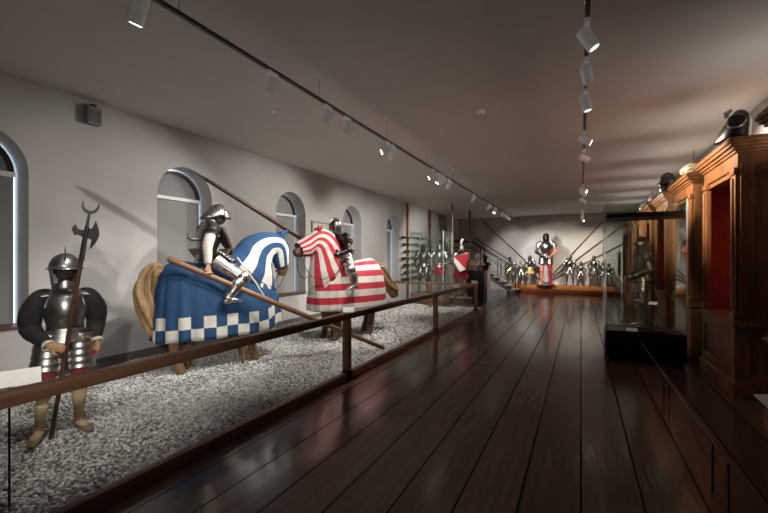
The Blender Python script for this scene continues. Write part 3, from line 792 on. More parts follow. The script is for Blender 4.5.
# red horse
OFF = V((-.94, .342, 0)) * .30
ro = AX0 + DR * 3.62 + OFF
rh = thing('jousting_horse', 'wooden jousting horse in red and white striped caparison', 'horse', (ro.x, ro.y, GZ), math.radians(250))
nkR = [((.05, 1.50), (.90, .90), .31), ((.22, 1.72), (.92, 1.16), .27), ((.36, 1.94), (.90, 1.38), .20), ((.56, 2.07), (.88, 1.57), .165), ((.78, 2.07), (.90, 1.63), .145), ((1.02, 1.93), (.95, 1.58), .13), ((1.21, 1.82), (1.10, 1.58), .12)]
hdR = [((.72, 0, 1.86), .10, .14), ((.90, 0, 1.78), .095, .135), ((1.08, 0, 1.70), .078, .105), ((1.18, 0, 1.655), .07, .088), ((1.25, 0, 1.62), .06, .07)]
horse_body(rh, nkR, hdR, 'brown_horse_wood', 0, ((.72, 0, 1.98), (.72, 0, 2.05)))
capR, PR = caparison(rh, 'red_striped_cloth', .58, -.82, .92, .37, [(-.82, 1.34), (-.74, 1.46), (-.5, 1.55), (-.3, 1.52), (0, 1.47), (.3, 1.50), (.6, 1.42), (.85, 1.2), (1.0, 1.05)], .014)
ncR = neck_cover(rh, 'red_neck_cloth', nkR)
ear_cover(ncR, (.76, 0, 2.06), (.70, 0, 2.14), 'red_cloth')
tail(rh, 'horse_wood', [(-.72, 0, 1.38), (-.84, 0, 1.36), (-.93, 0, 1.18), (-1.03, 0, .97), (-1.20, 0, .84), (-1.24, 0, .68)], [.05, .075, .10, .12, .13, .07])
MB().tube([(.30, -.05, .7), (.30, -.05, 0)], [.10, .11], 12).build('support_post', 'lance_wood', rh)
bd = MB().tube([V((1.12 + .02 * math.sin(a), .092 * math.sin(a), 1.68 + .11 * math.cos(a))) for a in [2 * PI * q / 20 for q in range(21)]], .009, 6).build('bridle', 'leather', rh)
for sg in (-1, 1):
    MB().tube([(1.14, sg * .09, 1.62), (1.12, sg * .13, 1.40), (1.02, sg * .20, 1.22), (.86, sg * .30, 1.16), (.6, sg * .35, 1.27), (.35, sg * .30, 1.48), (.15, sg * .15, 1.68)], .008, 6).build('rein', 'leather', bd)

def rider_joints(**k):
    J = stand(waist=(0, .02, 1.62), neck=(0, -.01, 2.05), head=(0, -.08, 2.19), sh_l=(.2, 0, 1.99), sh_r=(-.2, 0, 1.99), hip_l=(.17, -.02, 1.53), hip_r=(-.17, -.02, 1.53),
              kn_l=(.41, -.33, 1.32), kn_r=(-.41, -.33, 1.32), an_l=(.45, -.10, 1.02), an_r=(-.45, -.10, 1.02), toe_l=(.46, -.28, .95), toe_r=(-.46, -.28, .95))
    J.update({a: V(b) for a, b in k.items()}); return J
p = AX0 + DR * .80
br_ = thing('mounted_knight', 'knight in sallet and white sleeves seated on the blue caparisoned horse', 'figure', (p.x, p.y, GZ), math.radians(160))
J1 = rider_joints(kn_l=(.42, -.34, 1.26), kn_r=(-.42, -.34, 1.26), an_l=(.45, -.12, 1.0), an_r=(-.45, -.12, 1.0), head=(0, -.16, 2.20), neck=(0, -.04, 2.05), el_r=(-.31, .10, 1.70), wr_r=(-.38, .12, 1.46), el_l=(.30, -.02, 1.72), wr_l=(.14, -.26, 1.62),
                  hd_r=(-.05, -.15, -1), pn_r=(-1, -.3, 0))
armour(br_, J1, 'dark_steel', cw=1.06, ls=1.6, helm='sallet', arms='sleeve', hands='wood', L='bright_steel', leg_m=('bright_steel', 'bright_steel'), tasset='bright_steel', arm_m=('white_cloth', 'white_cloth'), helm_m='polished_steel', fists=.75)
MB().tube([(-.12, -.05, 1.80), (-.16, .10, 1.80), (-.16, .26, 1.80), (-.16, .31, 1.83), (-.16, .30, 1.87)], [(.02, .012)] * 5, 8).build('lance_rest', 'dark_steel', br_)
MB().surf(lambda u, v: V((lerp(-.25, .25, u), -.02 + .19 * math.cos(v * PI) * (1 if v < .5 else 1.15), 1.50 + .18 * abs(math.cos(v * PI)) ** 2)), 8, 14).build('saddle', 'leather', br_, solid=.03)
sd = thing('tournament_shield', 'black pointed shield hung before the chest of the white-sleeved knight', 'shield', (p.x, p.y, GZ), math.radians(160))
def shf(u, v):
    w = lerp(.20, .015, max(0, v - .25) / .75) if v > .25 else .20
    return V((lerp(-w, w, u) - .02, -.22 - .20 * v + .10 * (abs(u - .5) * 2) ** 2 * (1 - v * .5), lerp(1.99, 1.52, v)))
MB().surf(shf, 12, 16).build('shield_face', 'leather', sd, solid=.014)
MB().tube([(-.1, -.17, 1.97), (-.12, -.06, 2.06), (.0, .03, 2.09), (.12, -.06, 2.06), (.1, -.17, 1.97)], .008, 6).build('neck_strap', 'leather', sd)

p = AX0 + DR * 3.36 + OFF
rr_ = thing('mounted_knight', 'knight in black armour and closed helmet seated on the red striped horse', 'figure', (p.x, p.y, GZ), math.radians(340))
J2 = rider_joints(hip_l=(.19, -.02, 1.58), hip_r=(-.19, -.02, 1.58), kn_l=(.46, -.08, 1.33), kn_r=(-.46, -.08, 1.33), an_l=(.52, -.03, 1.06), an_r=(-.52, -.03, 1.06), toe_l=(.54, -.21, .99), toe_r=(-.54, -.21, .99), head=(0, -.10, 2.16), neck=(0, -.03, 2.02), el_l=(.34, -.03, 1.70), wr_l=(.22, -.26, 1.60), el_r=(-.34, .12, 1.74), wr_r=(-.33, -.1, 1.62), sh_l=(.225, 0, 1.96), sh_r=(-.225, 0, 1.96))
armour(rr_, J2, 'black_steel', cw=1.22, ls=1.6, helm='round', leg_m=('polished_steel', 'polished_steel'), tasset='bright_steel', helm_m='dark_steel')
MB().surf(lambda u, v: V((lerp(-.25, .25, u), -.02 + .19 * math.cos(v * PI) * (1 if v < .5 else 1.15), 1.53 + .18 * abs(math.cos(v * PI)) ** 2)), 8, 14).build('saddle', 'leather', rr_, solid=.03)

def lance(name, a, b, mat, label, r0, r1, grip=None):
    a, b = V(a), V(b); t = thing(name, label, 'lance', a); d = b - a
    MB().tube([d * 0, d * .02, d * .5, d * .985, d], [r0 * .8, r0, lerp(r0, r1, .5), r1, r1 * .6], 12).build('shaft', mat, t)
    return t, d
l1, d1 = lance('lance', (-4.725, 3.12, 1.606), (-2.95, 5.74, .10), 'lance_wood', 'long light wooden lance sloping from the blue horse down to the gravel', .042, .034)
MB().tube([d1 * .993, d1 * 1.012], [.031, .014], 10).build('lance_tip', 'dark_steel', l1)
l2, d2 = lance('lance', (-4.45, 6.86, 1.47), (-4.91, 3.76, 2.80), 'dark_lance_wood', 'dark wooden lance raised behind the red horse, pointing up toward the ceiling', .060, .028)
MB().tube([d2 * .985, d2 * 1.03], [.028, .006], 10).build('lance_tip', 'dark_steel', l2)

# ------------------------------------------------------------------ cabinets on the right
def cabinet(y0, label):
    t = thing('display_cabinet', label, 'cabinet', (1.6, y0, 0), group='carved wooden cabinets along the right wall')
    L_ = 1.34; D = XR - 1.6 - .01; CW = 'cabinet_wood'
    MB().box((-.045, -.045, 0), (D, L_ + .045, .17), .012).box((-.025, -.025, .165), (D, L_ + .025, .20), .012).build('plinth', CW, t)
    lo = MB().box((0, 0, .19), (D, L_, .80)).build('lower_case', CW, t, False)
    # front and side raised frames
    fr2 = MB()
    for a, b in (((-.018, 0, .20), (0, .13, .80)), ((-.018, L_ - .13, .20), (0, L_, .80)), ((-.018, .13, .70), (0, L_ - .13, .80)), ((-.018, .13, .20), (0, L_ - .13, .30))): fr2.box(a, b, .006)
    fr2.build('front_frame', CW, lo)
    fs = MB()
    for a, b in (((0, -.016, .20), (.12, 0, .80)), ((D - .1, -.016, .20), (D, 0, .80)), ((.12, -.016, .70), (D - .1, 0, .80)), ((.12, -.016, .20), (D - .1, 0, .28))): fs.box(a, b, .005)
    fs.build('side_frame', CW, lo)
    MB().box((-.03, -.03, .80), (D, L_ + .03, .825), .008).box((-.055, -.055, .822), (D, L_ + .055, .855), .014).box((-.03, -.03, .852), (D, L_ + .03, .885), .012).build('ledge', CW, t)
    up = MB().box((.03, 0, .88), (D, .03, 2.72)).box((.03, L_ - .03, .88), (D, L_, 2.72)).box((.03, .03, 2.60), (D, L_ - .03, 2.72)).build('upper_case', CW, t, False)
    MB().box((D - .03, .03, .885), (D, L_ - .03, 2.6)).box((.05, .031, .885), (D - .03, .037, 2.6)).box((.05, L_ - .037, .885), (D - .03, L_ - .031, 2.6)).build('red_lining', 'red_lining', t, False)
    fs = MB()
    for a, b in (((.03, -.016, .89), (.15, 0, 2.70)), ((D - .12, -.016, .89), (D, 0, 2.70)), ((.15, -.016, 2.56), (D - .12, 0, 2.70)), ((.15, -.016, .89), (D - .12, 0, 1.0))): fs.box(a, b, .005)
    fs.build('side_frame', CW, up)
    for yy in (.0, L_ - .17):
        pl = MB().box((-.01, yy + .015, .88), (.05, yy + .155, 2.66), .008).build('pilaster', CW, t)
        MB().box((-.028, yy, .885), (.05, yy + .17, .98), .012).build('pilaster_base', CW, pl)
        MB().box((-.028, yy, 2.58), (.05, yy + .17, 2.66), .012).build('pilaster_cap', CW, pl)
        MB().tube([(-.012, yy + .085, 1.02), (-.012, yy + .085, 2.54)], .024, 10).build('reeding', CW, pl)
    MB().box((.005, -.005, 2.66), (D, L_ + .005, 2.84), .006).build('frieze', CW, t)
    cn = MB()
    for k, (o_, za, zb) in enumerate(((.02, 2.825, 2.86), (.045, 2.855, 2.895), (.075, 2.89, 2.935), (.095, 2.93, 2.975), (.085, 2.97, 2.995))): cn.box((-o_, -o_, za), (D, L_ + o_, zb), .014)
    cn.build('cornice', CW, t)
    return t
CY = [3.55, 5.80, 7.80, 9.84, 11.80, 13.80, 15.80, 17.80]
names = ['wooden cabinet at the photo edge with only its cornice showing', 'nearest wooden cabinet on the right, dark pointed helm on top', 'second wooden cabinet, with spiked openwork helmet on its cornice',
         'third wooden cabinet, behind the glass case, with black helmet on top', 'fourth wooden cabinet from the front, with pointed silver helmet on top', 'fifth wooden cabinet from the front along the right wall', 'sixth wooden cabinet from the front along the right wall', 'last wooden cabinet next to the back wall']
c0 = cabinet(CY[0], names[0])
for y, nm in zip(CY[1:], names[1:]): dup(c0, (1.6, y, 0), label=nm)

# helmets on the cabinets
TZ = 2.995
t = thing('jousting_helm', 'dark pointed jousting helm lying tilted on the nearest cabinet', 'helmet', (1.63, 6.0, TZ), math.radians(-32))
HZ = [(0, -.21, .13, .12), (.02, -.20, .135, .135), (.10, -.165, .15, .15), (.18, -.115, .16, .15), (.26, -.065, .155, .13), (.33, -.02, .125, .095), (.365, .01, .09, .05), (.372, .03, .07, .02)]
rs = []
for z_, xl, xr_, ry in HZ:
    rs.append([V(((xl + xr_) / 2 + (xr_ - xl) / 2 * math.cos(a), ry * math.sin(a) * (1 - .25 * max(0, -math.cos(a))), z_)) for a in [2 * PI * j / 28 for j in range(28)]])
sh_ = MB().rings(rs).build('shell', 'black_steel', t, sub=1)
def front(x, z_):
    xl, xr_, ry = (interp([(q[0], q[k]) for q in HZ], z_) for k in (1, 2, 3))
    return -ry * math.sqrt(max(.02, 1 - ((x - (xl + xr_) / 2) / ((xr_ - xl) / 2)) ** 2))
def ringp(a, r): return (.055 + .078 * r * math.cos(a), .215 + .078 * r * math.sin(a))
MB().tube([V((x, front(x, z_) - .006, z_)) for x, z_ in [ringp(2 * PI * j / 28, 1) for j in range(29)]], .013, 8).build('rolled_rim', 'dark_steel', sh_)
MB().surf(lambda u, v: V((ringp(2 * PI * u, v * .95 + .01)[0], front(*ringp(2 * PI * u, v * .95 + .01)) - .004, ringp(2 * PI * u, v * .95 + .01)[1])), 28, 5, True).build('mouth_shade', 'black_paint', sh_)  # black disc painted for the shade inside the helm's opening
MB().tube([(-.05, -.07, .30), (-.045, -.10, .335), (.0, -.08, .375)], [.022, .032, .018], 8).build('hinge_lug', 'mid_steel', sh_)
t = thing('spiked_helmet', 'low openwork metal helmet with tall thin spike on second cabinet', 'helmet', (1.64, 7.93, TZ))
def dome(u, v):
    a = 2 * PI * u; e = v * PI / 2
    return V((.17 * math.cos(e) * math.cos(a), .17 * math.cos(e) * math.sin(a), .06 + .115 * math.sin(e)))
tt = NT('spotted_metal'); vo = tt.n('TexVoronoi', None, Vector=tt.coord((1, 1, 1)), Scale=26.0)
tt.p(Base_Color=tt.ramp(vo.outputs['Distance'], [(.25, (.10, .075, .05)), (.45, (.75, .65, .45))]), Metallic=.7, Roughness=.35); MAT['spotted_metal'] = tt.m
dm = MB().surf(dome, 28, 8, True).build('dome', 'spotted_metal', t, solid=.006)
MB().lathe([(.150, 0), (.165, .012), (.178, .05), (.185, .065), (.172, .075)], n=28).build('brim', 'spotted_metal', t)
MB().tube([(0, 0, .17), (0, 0, .20), (0, 0, .205), (0, 0, .40)], [.014, .014, .006, .003], 8).build('spike', 'black_steel', t)
t = thing('parade_helmet', 'black crested helmet on top of the third cabinet', 'helmet', (1.63, 9.98, TZ), math.radians(-60), 1.25)
helmet(t, (0, 0, .165), 'burgonet', 'black_steel', 1.0); MB().lathe([(.11, 0), (.105, .02), (.08, .06), (.06, .12)], n=18).build('neck_stand', 'black_paint', t)
t = thing('morion_helmet', 'pointed silver helmet on top of the fourth cabinet', 'helmet', (1.62, 11.9, TZ), 0)
MB().lathe([(.16, 0), (.17, .015), (.13, .03), (.125, .08), (.10, .17), (.06, .26), (.02, .34), (.005, .40)], n=22, sx=.8).build('skull', 'bright_steel', t)
MB().surf(lambda u, v: V((.0 + (.12 + .06 * v) * math.cos(2 * PI * u) * .8, (.13 + .10 * v) * math.sin(2 * PI * u), .03 + .05 * v * abs(math.sin(2 * PI * u)) ** 2)), 28, 3, True).build('brim', 'bright_steel', t, solid=.005)
t = thing('close_helmet', 'steel close helmet on top of the fifth cabinet', 'helmet', (1.74, 14.05, TZ), math.radians(-60), 1.2)
helmet(t, (0, 0, .155), 'close', 'polished_steel', 1.0)

# ------------------------------------------------------------------ glass showcase with armour (right)
gx0, gx1, gy0, gy1 = .35, 1.38, 7.02, 7.74
gc = thing('glass_showcase', 'tall glass showcase on a black base in front of the cabinets', 'showcase')
MB().box((gx0 + .03, gy0 + .03, 0), (gx1 - .03, gy1 - .03, .06)).box((gx0, gy0, .06), (gx1, gy1, .455), .006).build('base', 'black_paint', gc)
for a, b in (((gx0, gy0, .455), (gx1, gy0 + .01, 2.48)), ((gx0, gy1 - .01, .455), (gx1, gy1, 2.48)), ((gx0, gy0 + .01, .455), (gx0 + .01, gy1 - .01, 2.48)), ((gx1 - .01, gy0 + .01, .455), (gx1, gy1 - .01, 2.48))):
    MB().box(a, b).build('glass_pane', 'case_glass', gc, False)
for x in (gx0, gx1):
    for y in (gy0, gy1): MB().box((x - .006, y - .006, .455), (x + .006, y + .006, 2.48)).build('glass_corner', 'glass_edge', gc, False)
MB().box((gx0 + .012, gy0 + .012, 2.25), (gx1 - .012, gy1 - .012, 2.315)).build('top_panel', 'black_paint', gc, False)
MB().box((gx0 + .012, gy0 + .012, .455), (gx1 - .012, gy1 - .012, .475)).build('floor_panel', 'black_paint', gc, False)
ca = thing('suit_of_armour', 'dark field armour with peaked helmet standing inside the glass showcase', 'armour', (.87, 7.36, .505), math.radians(-78), .82)
J = stand(el_l=(.28, .05, 1.13), wr_l=(.12, -.17, 1.0), el_r=(-.28, .05, 1.13), wr_r=(-.10, -.18, .97), hd_l=(-.5, -.5, -.6), hd_r=(.4, -.5, -.6), an_l=(.11, .02, .09), an_r=(-.11, .02, .09), toe_l=(.13, -.16, .03), toe_r=(-.13, -.16, .03))
armour(ca, J, 'bronze_steel', helm='burgonet')
MB().ell((0, 0, 1.585), (.088, .10, .13)).build('face_shade', 'black_paint', ca)  # black solid standing in for the shade inside the open helmet
stn = MB().box((gx0 + .26, gy0 + .10, .475), (gx1 - .22, gy1 - .10, .505), .006).build('armour_stand', 'black_paint'); tag(stn, 'low black board under the dark armour in the showcase', 'stand')
t = card(.98, 7.11, .90, .11, .07, .5, -.4, 'small tilted white card before the legs of the cased armour', rod=.475)
card(.70, 7.09, .476, .16, .10, .3, 0, 'white label lying at the foot of the cased dark armour')

# black floor barrier
br = thing('floor_barrier', 'low thin black barrier with cord on the floor before the cabinets', 'barrier', (.80, 0, 0))
for ya, yb in ((3.04, 3.36), (4.81, 5.10)):
    MB().tube([(0, ya, 0), (0, ya, .35), (0, yb, .35), (0, yb, 0)], .0075, 8).build('hoop', 'black_iron', br)
    MB().tube([(0, ya, .10), (0, yb, .10)], .006, 8).build('cross_bar', 'black_iron', br)
MB().tube([(0, 3.2, .352), (0, 6.94, .352)], .0045, 6).build('cord', 'trim_grey', br)
MB().tube([(0, 6.94, 0), (0, 6.94, .355)], .007, 8).build('end_post', 'black_iron', br)

# ------------------------------------------------------------------ back wall platform, armour row, pikes
PX0, PX1 = -3.25, 1.55
pf = thing('display_platform', 'long stepped orange wooden platform along the back wall', 'platform', (0, 0, 0))
MB().box((PX0, 19.55, 0), (PX1, YF - .004, .17), .015).build('lower_step', 'platform_red_wood', pf)
MB().box((PX0 + .02, 19.95, .17), (-2.45, YF - .004, .33), .01).box((-2.43, 19.95, .17), (-1.83, YF - .004, .33), .01).box((-1.81, 19.80, .17), (-1.13, YF - .004, .33), .01).box((-1.11, 19.95, .17), (-.5, YF - .004, .33), .01).box((-.48, 19.95, .17), (.15, YF - .004, .33), .01).box((.17, 19.95, .17), (1.35, YF - .004, .33), .01).build('upper_step', 'platform_wood', pf)
ARM = [  # u-derived x, height, label
    (-3.21, 20.25, .80, 'close', 'row_steel', dict(tasset='brass'), 'small steel armour with brass belt, leftmost on the platform', 0),
    (-2.70, 20.45, .70, 'round', 'mid_steel', {}, 'small bright half-size armour, second from left on the platform', 0),
    (-2.25, 20.25, .83, 'close', 'row_steel', dict(skirt='yellow_cloth'), 'armour with a yellow skirt just left of the giant suit', 0),
    (-0.47, 20.30, .82, 'close', 'dark_steel', {}, 'dark armour with legs apart just right of the giant suit', 0),
    (-0.00, 20.40, .66, 'round', 'row_steel', {}, 'short armour second to the right of the giant suit', 0),
    (0.53, 20.25, .82, 'close', 'row_steel', dict(skirt='mail'), 'steel armour with mail skirt, third right of the giant suit', 0),
    (0.91, 20.55, .66, 'round', 'dark_steel', {}, 'small dark armour half behind the one with mail skirt', 0),
    (1.13, 20.20, .62, 'close', 'dark_steel', {}, 'smallest armour at the right end of the platform row', 0),
]
for i, (x, y, sc, hk, m, kw, lab, rz) in enumerate(ARM):
    t = thing('suit_of_armour', lab, 'armour', (x, y, .33), math.radians(random.uniform(-12, 12)), sc, 'small armours on the back platform')
    sp = random.uniform(-.02, .05)
    J = stand(el_l=(.30 + sp, .03, 1.13), wr_l=(.22, -.16, .95), el_r=(-.31, .03, 1.13), wr_r=(-.20 - sp, -.15, .96), kn_l=(.15, -.03, .5), kn_r=(-.15, -.03, .5), an_l=(.19, .02, .09), an_r=(-.19, .02, .09), toe_l=(.24, -.16, .035), toe_r=(-.24, -.16, .035))
    armour(t, J, m, helm=hk, **kw)
gi = thing('giant_armour', 'towering suit of armour with red and salmon limbs in centre of platform', 'armour', (-1.50, 19.98, .33), math.radians(8), 1.44)
J = stand(el_l=(.31, .02, 1.12), wr_l=(.17, -.20, 1.00), el_r=(-.30, .02, 1.12), wr_r=(-.14, -.22, .99), an_l=(.13, .02, .09), an_r=(-.13, .02, .09))
armour(gi, J, 'row_steel', helm='close', arm_m=('salmon_cloth', 'row_steel'), leg_m=('red_cloth', 'salmon_cloth'), helm_m='black_steel')
MB().lathe([(.30, -.0), (.30, .02), (.24, .035)], n=24).build('round_base', 'dark_steel', gi)
# pikes fanned out on the back wall
def pike(a, b, lab, r=.03):
    a, b = V(a), V(b); t = thing('pike', lab, 'polearm', a, group='pikes fanned out on the back wall'); d = b - a
    MB().tube([d * 0, d], [r, r * .8], 8).build('shaft', 'gun_wood', t)
    MB().tube([d * .995, d * 1.015, d * 1.06], [r * .9, r * 1.3, .003], 8).build('pike_head', 'dark_steel', t)
YW = YF - .06
def bw(u, v):     # point of the back wall plane seen at this spot of the photo
    a = (u - 384) / 384; dx = -math.sin(YAW) + a * math.cos(YAW); dy = math.cos(YAW) + a * math.sin(YAW); d = YW / dy
    return (dx * d, YW, EYE + (259 - v) / 384 * d)
pike(bw(541, 275), bw(484, 222.5), 'upper dark pike slanting up to the left on the back wall')
pike(bw(546, 283.2), bw(477, 239.5), 'lower dark pike slanting up to the left on the back wall')
pike(bw(552, 275), bw(601, 223.5), 'steepest dark pike slanting up to the right on the back wall')
pike(bw(553, 277), bw(622, 226), 'middle dark pike slanting up to the right on the back wall')
pike(bw(546, 283.1), bw(627, 241.5), 'lowest dark pike slanting up to the right on the back wall')
q = bw(619, 250); q2 = bw(619, 275.5)
t = thing('hanging_sword', 'narrow dark upright sword hung on back wall at the right', 'sword', (q[0], YW, 0))
MB().box((-.05, -.012, q2[2]), (.05, .012, q[2] - .18), .01).build('scabbard', 'black_iron', t)
MB().box((-.11, -.015, q[2] - .18), (.11, .015, q[2] - .15), .006).build('cross_guard', 'black_iron', t)
MB().tube([(0, 0, q[2] - .15), (0, 0, q[2] - .02), (0, 0, q[2])], [.02, .02, .03], 8).build('grip', 'black_iron', t)
for i, u in enumerate((459, 519, 541.7, 563.7)):
    q = bw(u, 219.8); t = thing('wall_hook', ['grey hook box high on back wall by the left corner', 'small hook high on back wall, left of the giant armour', 'small hook high on back wall above the giant armour', 'small hook high on back wall right of the giant armour'][i], 'hook', (q[0], YF, q[2]))
    w = .10 if i == 0 else .025
    MB().box((-w, -.05, -.09), (w, 0, .09), .006).build('bracket', 'grey_paint', t); MB().tube([(0, -.05, -.05), (0, -.09, -.06), (0, -.09, -.02)], .008, 6).build('hook_arm', 'black_iron', t)

# ------------------------------------------------------------------ staircase at the back left
sc_ = thing('staircase', 'grey staircase with black handrails rising left to a landing by the door', 'stairs', (0, 0, 0))
nst = 8; x_b, x_t = -2.62, -4.86; zt = 1.52
for k in range(nst):
    x1 = lerp(x_b, x_t, k / nst); x2 = lerp(x_b, x_t, (k + 1) / nst); zz = zt * (k + 1) / (nst)
    MB().box((x2 - .03, 18.62, zz - .05), (x1, 19.50, zz), .008).build('tread', 'stone_tread', sc_)
MB().prism([(x_b - .05, 18.66, .0), (x_b - .28, 18.66, .0), (x_t, 18.66, zt - .32), (x_t, 18.66, zt - .06)], (0, .05, 0)).build('stringer', 'trim_grey', sc_, False)
MB().prism([(x_b - .05, 19.42, .0), (x_b - .28, 19.42, .0), (x_t, 19.42, zt - .32), (x_t, 19.42, zt - .06)], (0, .05, 0)).build('stringer', 'trim_grey', sc_, False)
for y in (18.64, 19.48):
    MB().tube([(x_b + .02, y, 1.02), (x_t, y, zt + .95), (XL + .06, y, zt + .95)], .026, 8).build('handrail', 'black_iron', sc_)
    MB().tube([(x_b + .02, y, .72), (x_t, y, zt + .65), (XL + .06, y, zt + .65)], .016, 8).build('lower_rail', 'black_iron', sc_)
    for k in (0, 3, 6):
        x1 = lerp(x_b - .08, x_t, k / nst); zz = zt * (k + 1) / nst
        MB().tube([(x1, y, zz - .05), (x1, y, zz + .86)], .022, 8).build('baluster', 'black_iron', sc_)
MB().box((XL + .01, 17.3, zt - .12), (x_t - .03, 19.55, zt), .01).build('landing', 'stone_tread', sc_)
MB().box((XL + .01, 17.3, 0), (x_t - .10, 17.38, zt - .12)).build('landing_wall', 'grey_paint', sc_, False)
MB().tube([(XL + .06, 17.34, zt + .95), (x_t, 17.34, zt + .95), (x_t, 18.64, zt + .95)], .026, 8).build('handrail', 'black_iron', sc_)
for x, y in ((x_t, 17.34), (x_t, 18.6), (-5.5, 17.34)): MB().tube([(x, y, zt - .02), (x, y, zt + .95)], .02, 8).build('baluster', 'black_iron', sc_)

# ------------------------------------------------------------------ middle distance: gun rack, posts, second showcase, pedestal
rk = thing('gun_rack', 'two tall wooden uprights fixed to left wall carrying long guns', 'rack', (XL, 0, 0))
for y in (13.72, 16.25):
    u_ = MB().box((.01, y - .045, 0), (.08, y + .045, ZC - .02), .006).build('upright', 'lance_wood', rk)
    for k in range(7): MB().box((.08, y - .02, .80 + .262 * k), (.16, y + .02, .825 + .262 * k)).build('peg', 'dark_lance_wood', u_, False)
gun0 = None
gl_ = ['lowest', 'second lowest', 'third lowest', 'middle', 'third highest', 'second highest', 'topmost']
for k in range(7):
    z_ = .872 + .262 * k; loc = (XL + .125, 13.0 + (.12 * ((k * 5) % 3)), z_)
    if gun0 is None:
        gun0 = thing('wall_gun', '%s long gun on the left wall rack' % gl_[k], 'gun', loc, group='long guns on the left wall rack')
        st_ = MB().tube([(0, 0, -.045), (0, .12, -.04), (0, .38, -.012), (0, .6, 0), (0, 2.2, 0)], [(.06, .022), (.055, .022), (.028, .02), (.034, .02), (.022, .016)], 10).build('stock', 'gun_wood', gun0)
        MB().tube([(0, .55, .028), (0, 3.35, .022), (0, 3.4, .022)], [.021, .016, .022], 10).build('barrel', 'dark_steel', gun0)
        MB().box((-.02, .5, -.01), (.026, .68, .045), .006).build('lock', 'polished_steel', gun0)
        MB().tube([(0, .5, -.04), (0, .55, -.075), (0, .63, -.075), (0, .67, -.03)], .006, 6).build('trigger_guard', 'dark_steel', st_)
    else: dup(gun0, loc, label='%s long gun on the left wall rack' % gl_[k])
def post(x, y, lab):
    t = thing('tall_pole', lab, 'pole', (x, y, 0))
    MB().tube([(0, 0, .02), (0, 0, 2.6)], .042, 12).build('shaft', 'lance_wood', t); MB().tube([(0, 0, 2.6), (0, 0, 2.68), (0, 0, 3.78)], [.042, .046, .040], 12).build('upper_shaft', 'dark_lance_wood', t)
    MB().lathe([(.12, 0), (.12, .02), (.05, .04)], n=16).build('foot_plate', 'black_iron', t)
post(-4.53, 14.76, 'nearer tall wooden pole reaching the ceiling behind the crowded armour case')
post(-4.44, 17.05, 'farther tall wooden pole reaching the ceiling before the stair')

g2 = thing('glass_showcase', 'glass case on brown plinth crowded with armour beyond the gravel', 'showcase', (0, 0, 0))
ax0, ax1, ay0, ay1 = -5.3, -4.05, 12.25, 13.25
MB().box((ax0, ay0, 0), (ax1, ay1, .06), .004).box((ax0 + .03, ay0 + .03, .06), (ax1 - .03, ay1 - .03, .42), .008).build('plinth', 'plinth_brown', g2)
for a, b in (((ax0 + .03, ay0 + .03, .42), (ax1 - .03, ay0 + .04, 2.55)), ((ax0 + .03, ay0 + .04, .42), (ax0 + .04, ay1 - .04, 2.55)), ((ax1 - .04, ay0 + .04, .42), (ax1 - .03, ay1 - .04, 2.55)), ((ax0 + .03, ay1 - .04, .42), (ax1 - .03, ay1 - .03, 2.55))):
    MB().box(a, b).build('glass_pane', 'case_glass', g2, False)
for x in (ax0 + .03, ax1 - .03):
    for y in (ay0 + .03, ay1 - .03): MB().box((x - .012, y - .012, .42), (x + .012, y + .012, 2.55)).build('glass_corner', 'glass_edge', g2, False)
for x, y, m, lab, kw, rz in ((-4.98, 12.75, 'dark_steel', 'dark steel suit, left one in the case beyond the gravel', {}, 20), (-4.40, 12.75, 'mid_steel', 'bright steel suit, right one in the case beyond the gravel', dict(skirt='red_cloth'), 25)):
    t = thing('suit_of_armour', lab, 'armour', (x, y, .42), math.radians(rz), .98)
    armour(t, stand(el_l=(.29, .0, 1.12), wr_l=(.16, -.16, 1.0)), m, helm='close', **kw)
# plumed knight with red and white shield
kp = tag(MB().lathe([(.42, 0), (.42, .05), (.38, .08), (.38, .26), (.40, .30)], (-3.62, 12.75, 0), 28).build('round_plinth', 'plinth_brown'), 'low round grey plinth under the plumed tournament armour', 'plinth')
t = thing('tournament_armour', 'plumed steel armour over a red skirt holding a red and white shield', 'armour', (-3.62, 12.75, .30), math.radians(15), 1.02)
armour(t, stand(el_r=(-.32, .0, 1.15), wr_r=(-.20, -.24, 1.12), wr_l=(.18, -.22, 1.1)), 'row_steel', helm='close', skirt='red_cloth')
MB().tube([(0, .02, 1.75), (.02, .04, 1.86), (.05, .09, 1.92), (.09, .14, 1.88)], [.02, .045, .05, .01], 10).build('plume', 'feather', t)
sh2 = thing('shield', 'red and white triangular shield held in front of the plumed armour', 'shield', (-3.46, 12.36, 1.56), math.radians(20))
MB().prism([(-.26, 0, .10), (.24, 0, .26), (.12, 0, -.30)], (0, .02, 0)).build('red_field', 'red_cloth', sh2, False)
MB().prism([(-.26, 0, .10), (.12, 0, -.30), (-.08, 0, -.38), (-.27, 0, -.06)], (0, .02, 0)).build('white_field', 'white_cloth', sh2, False)
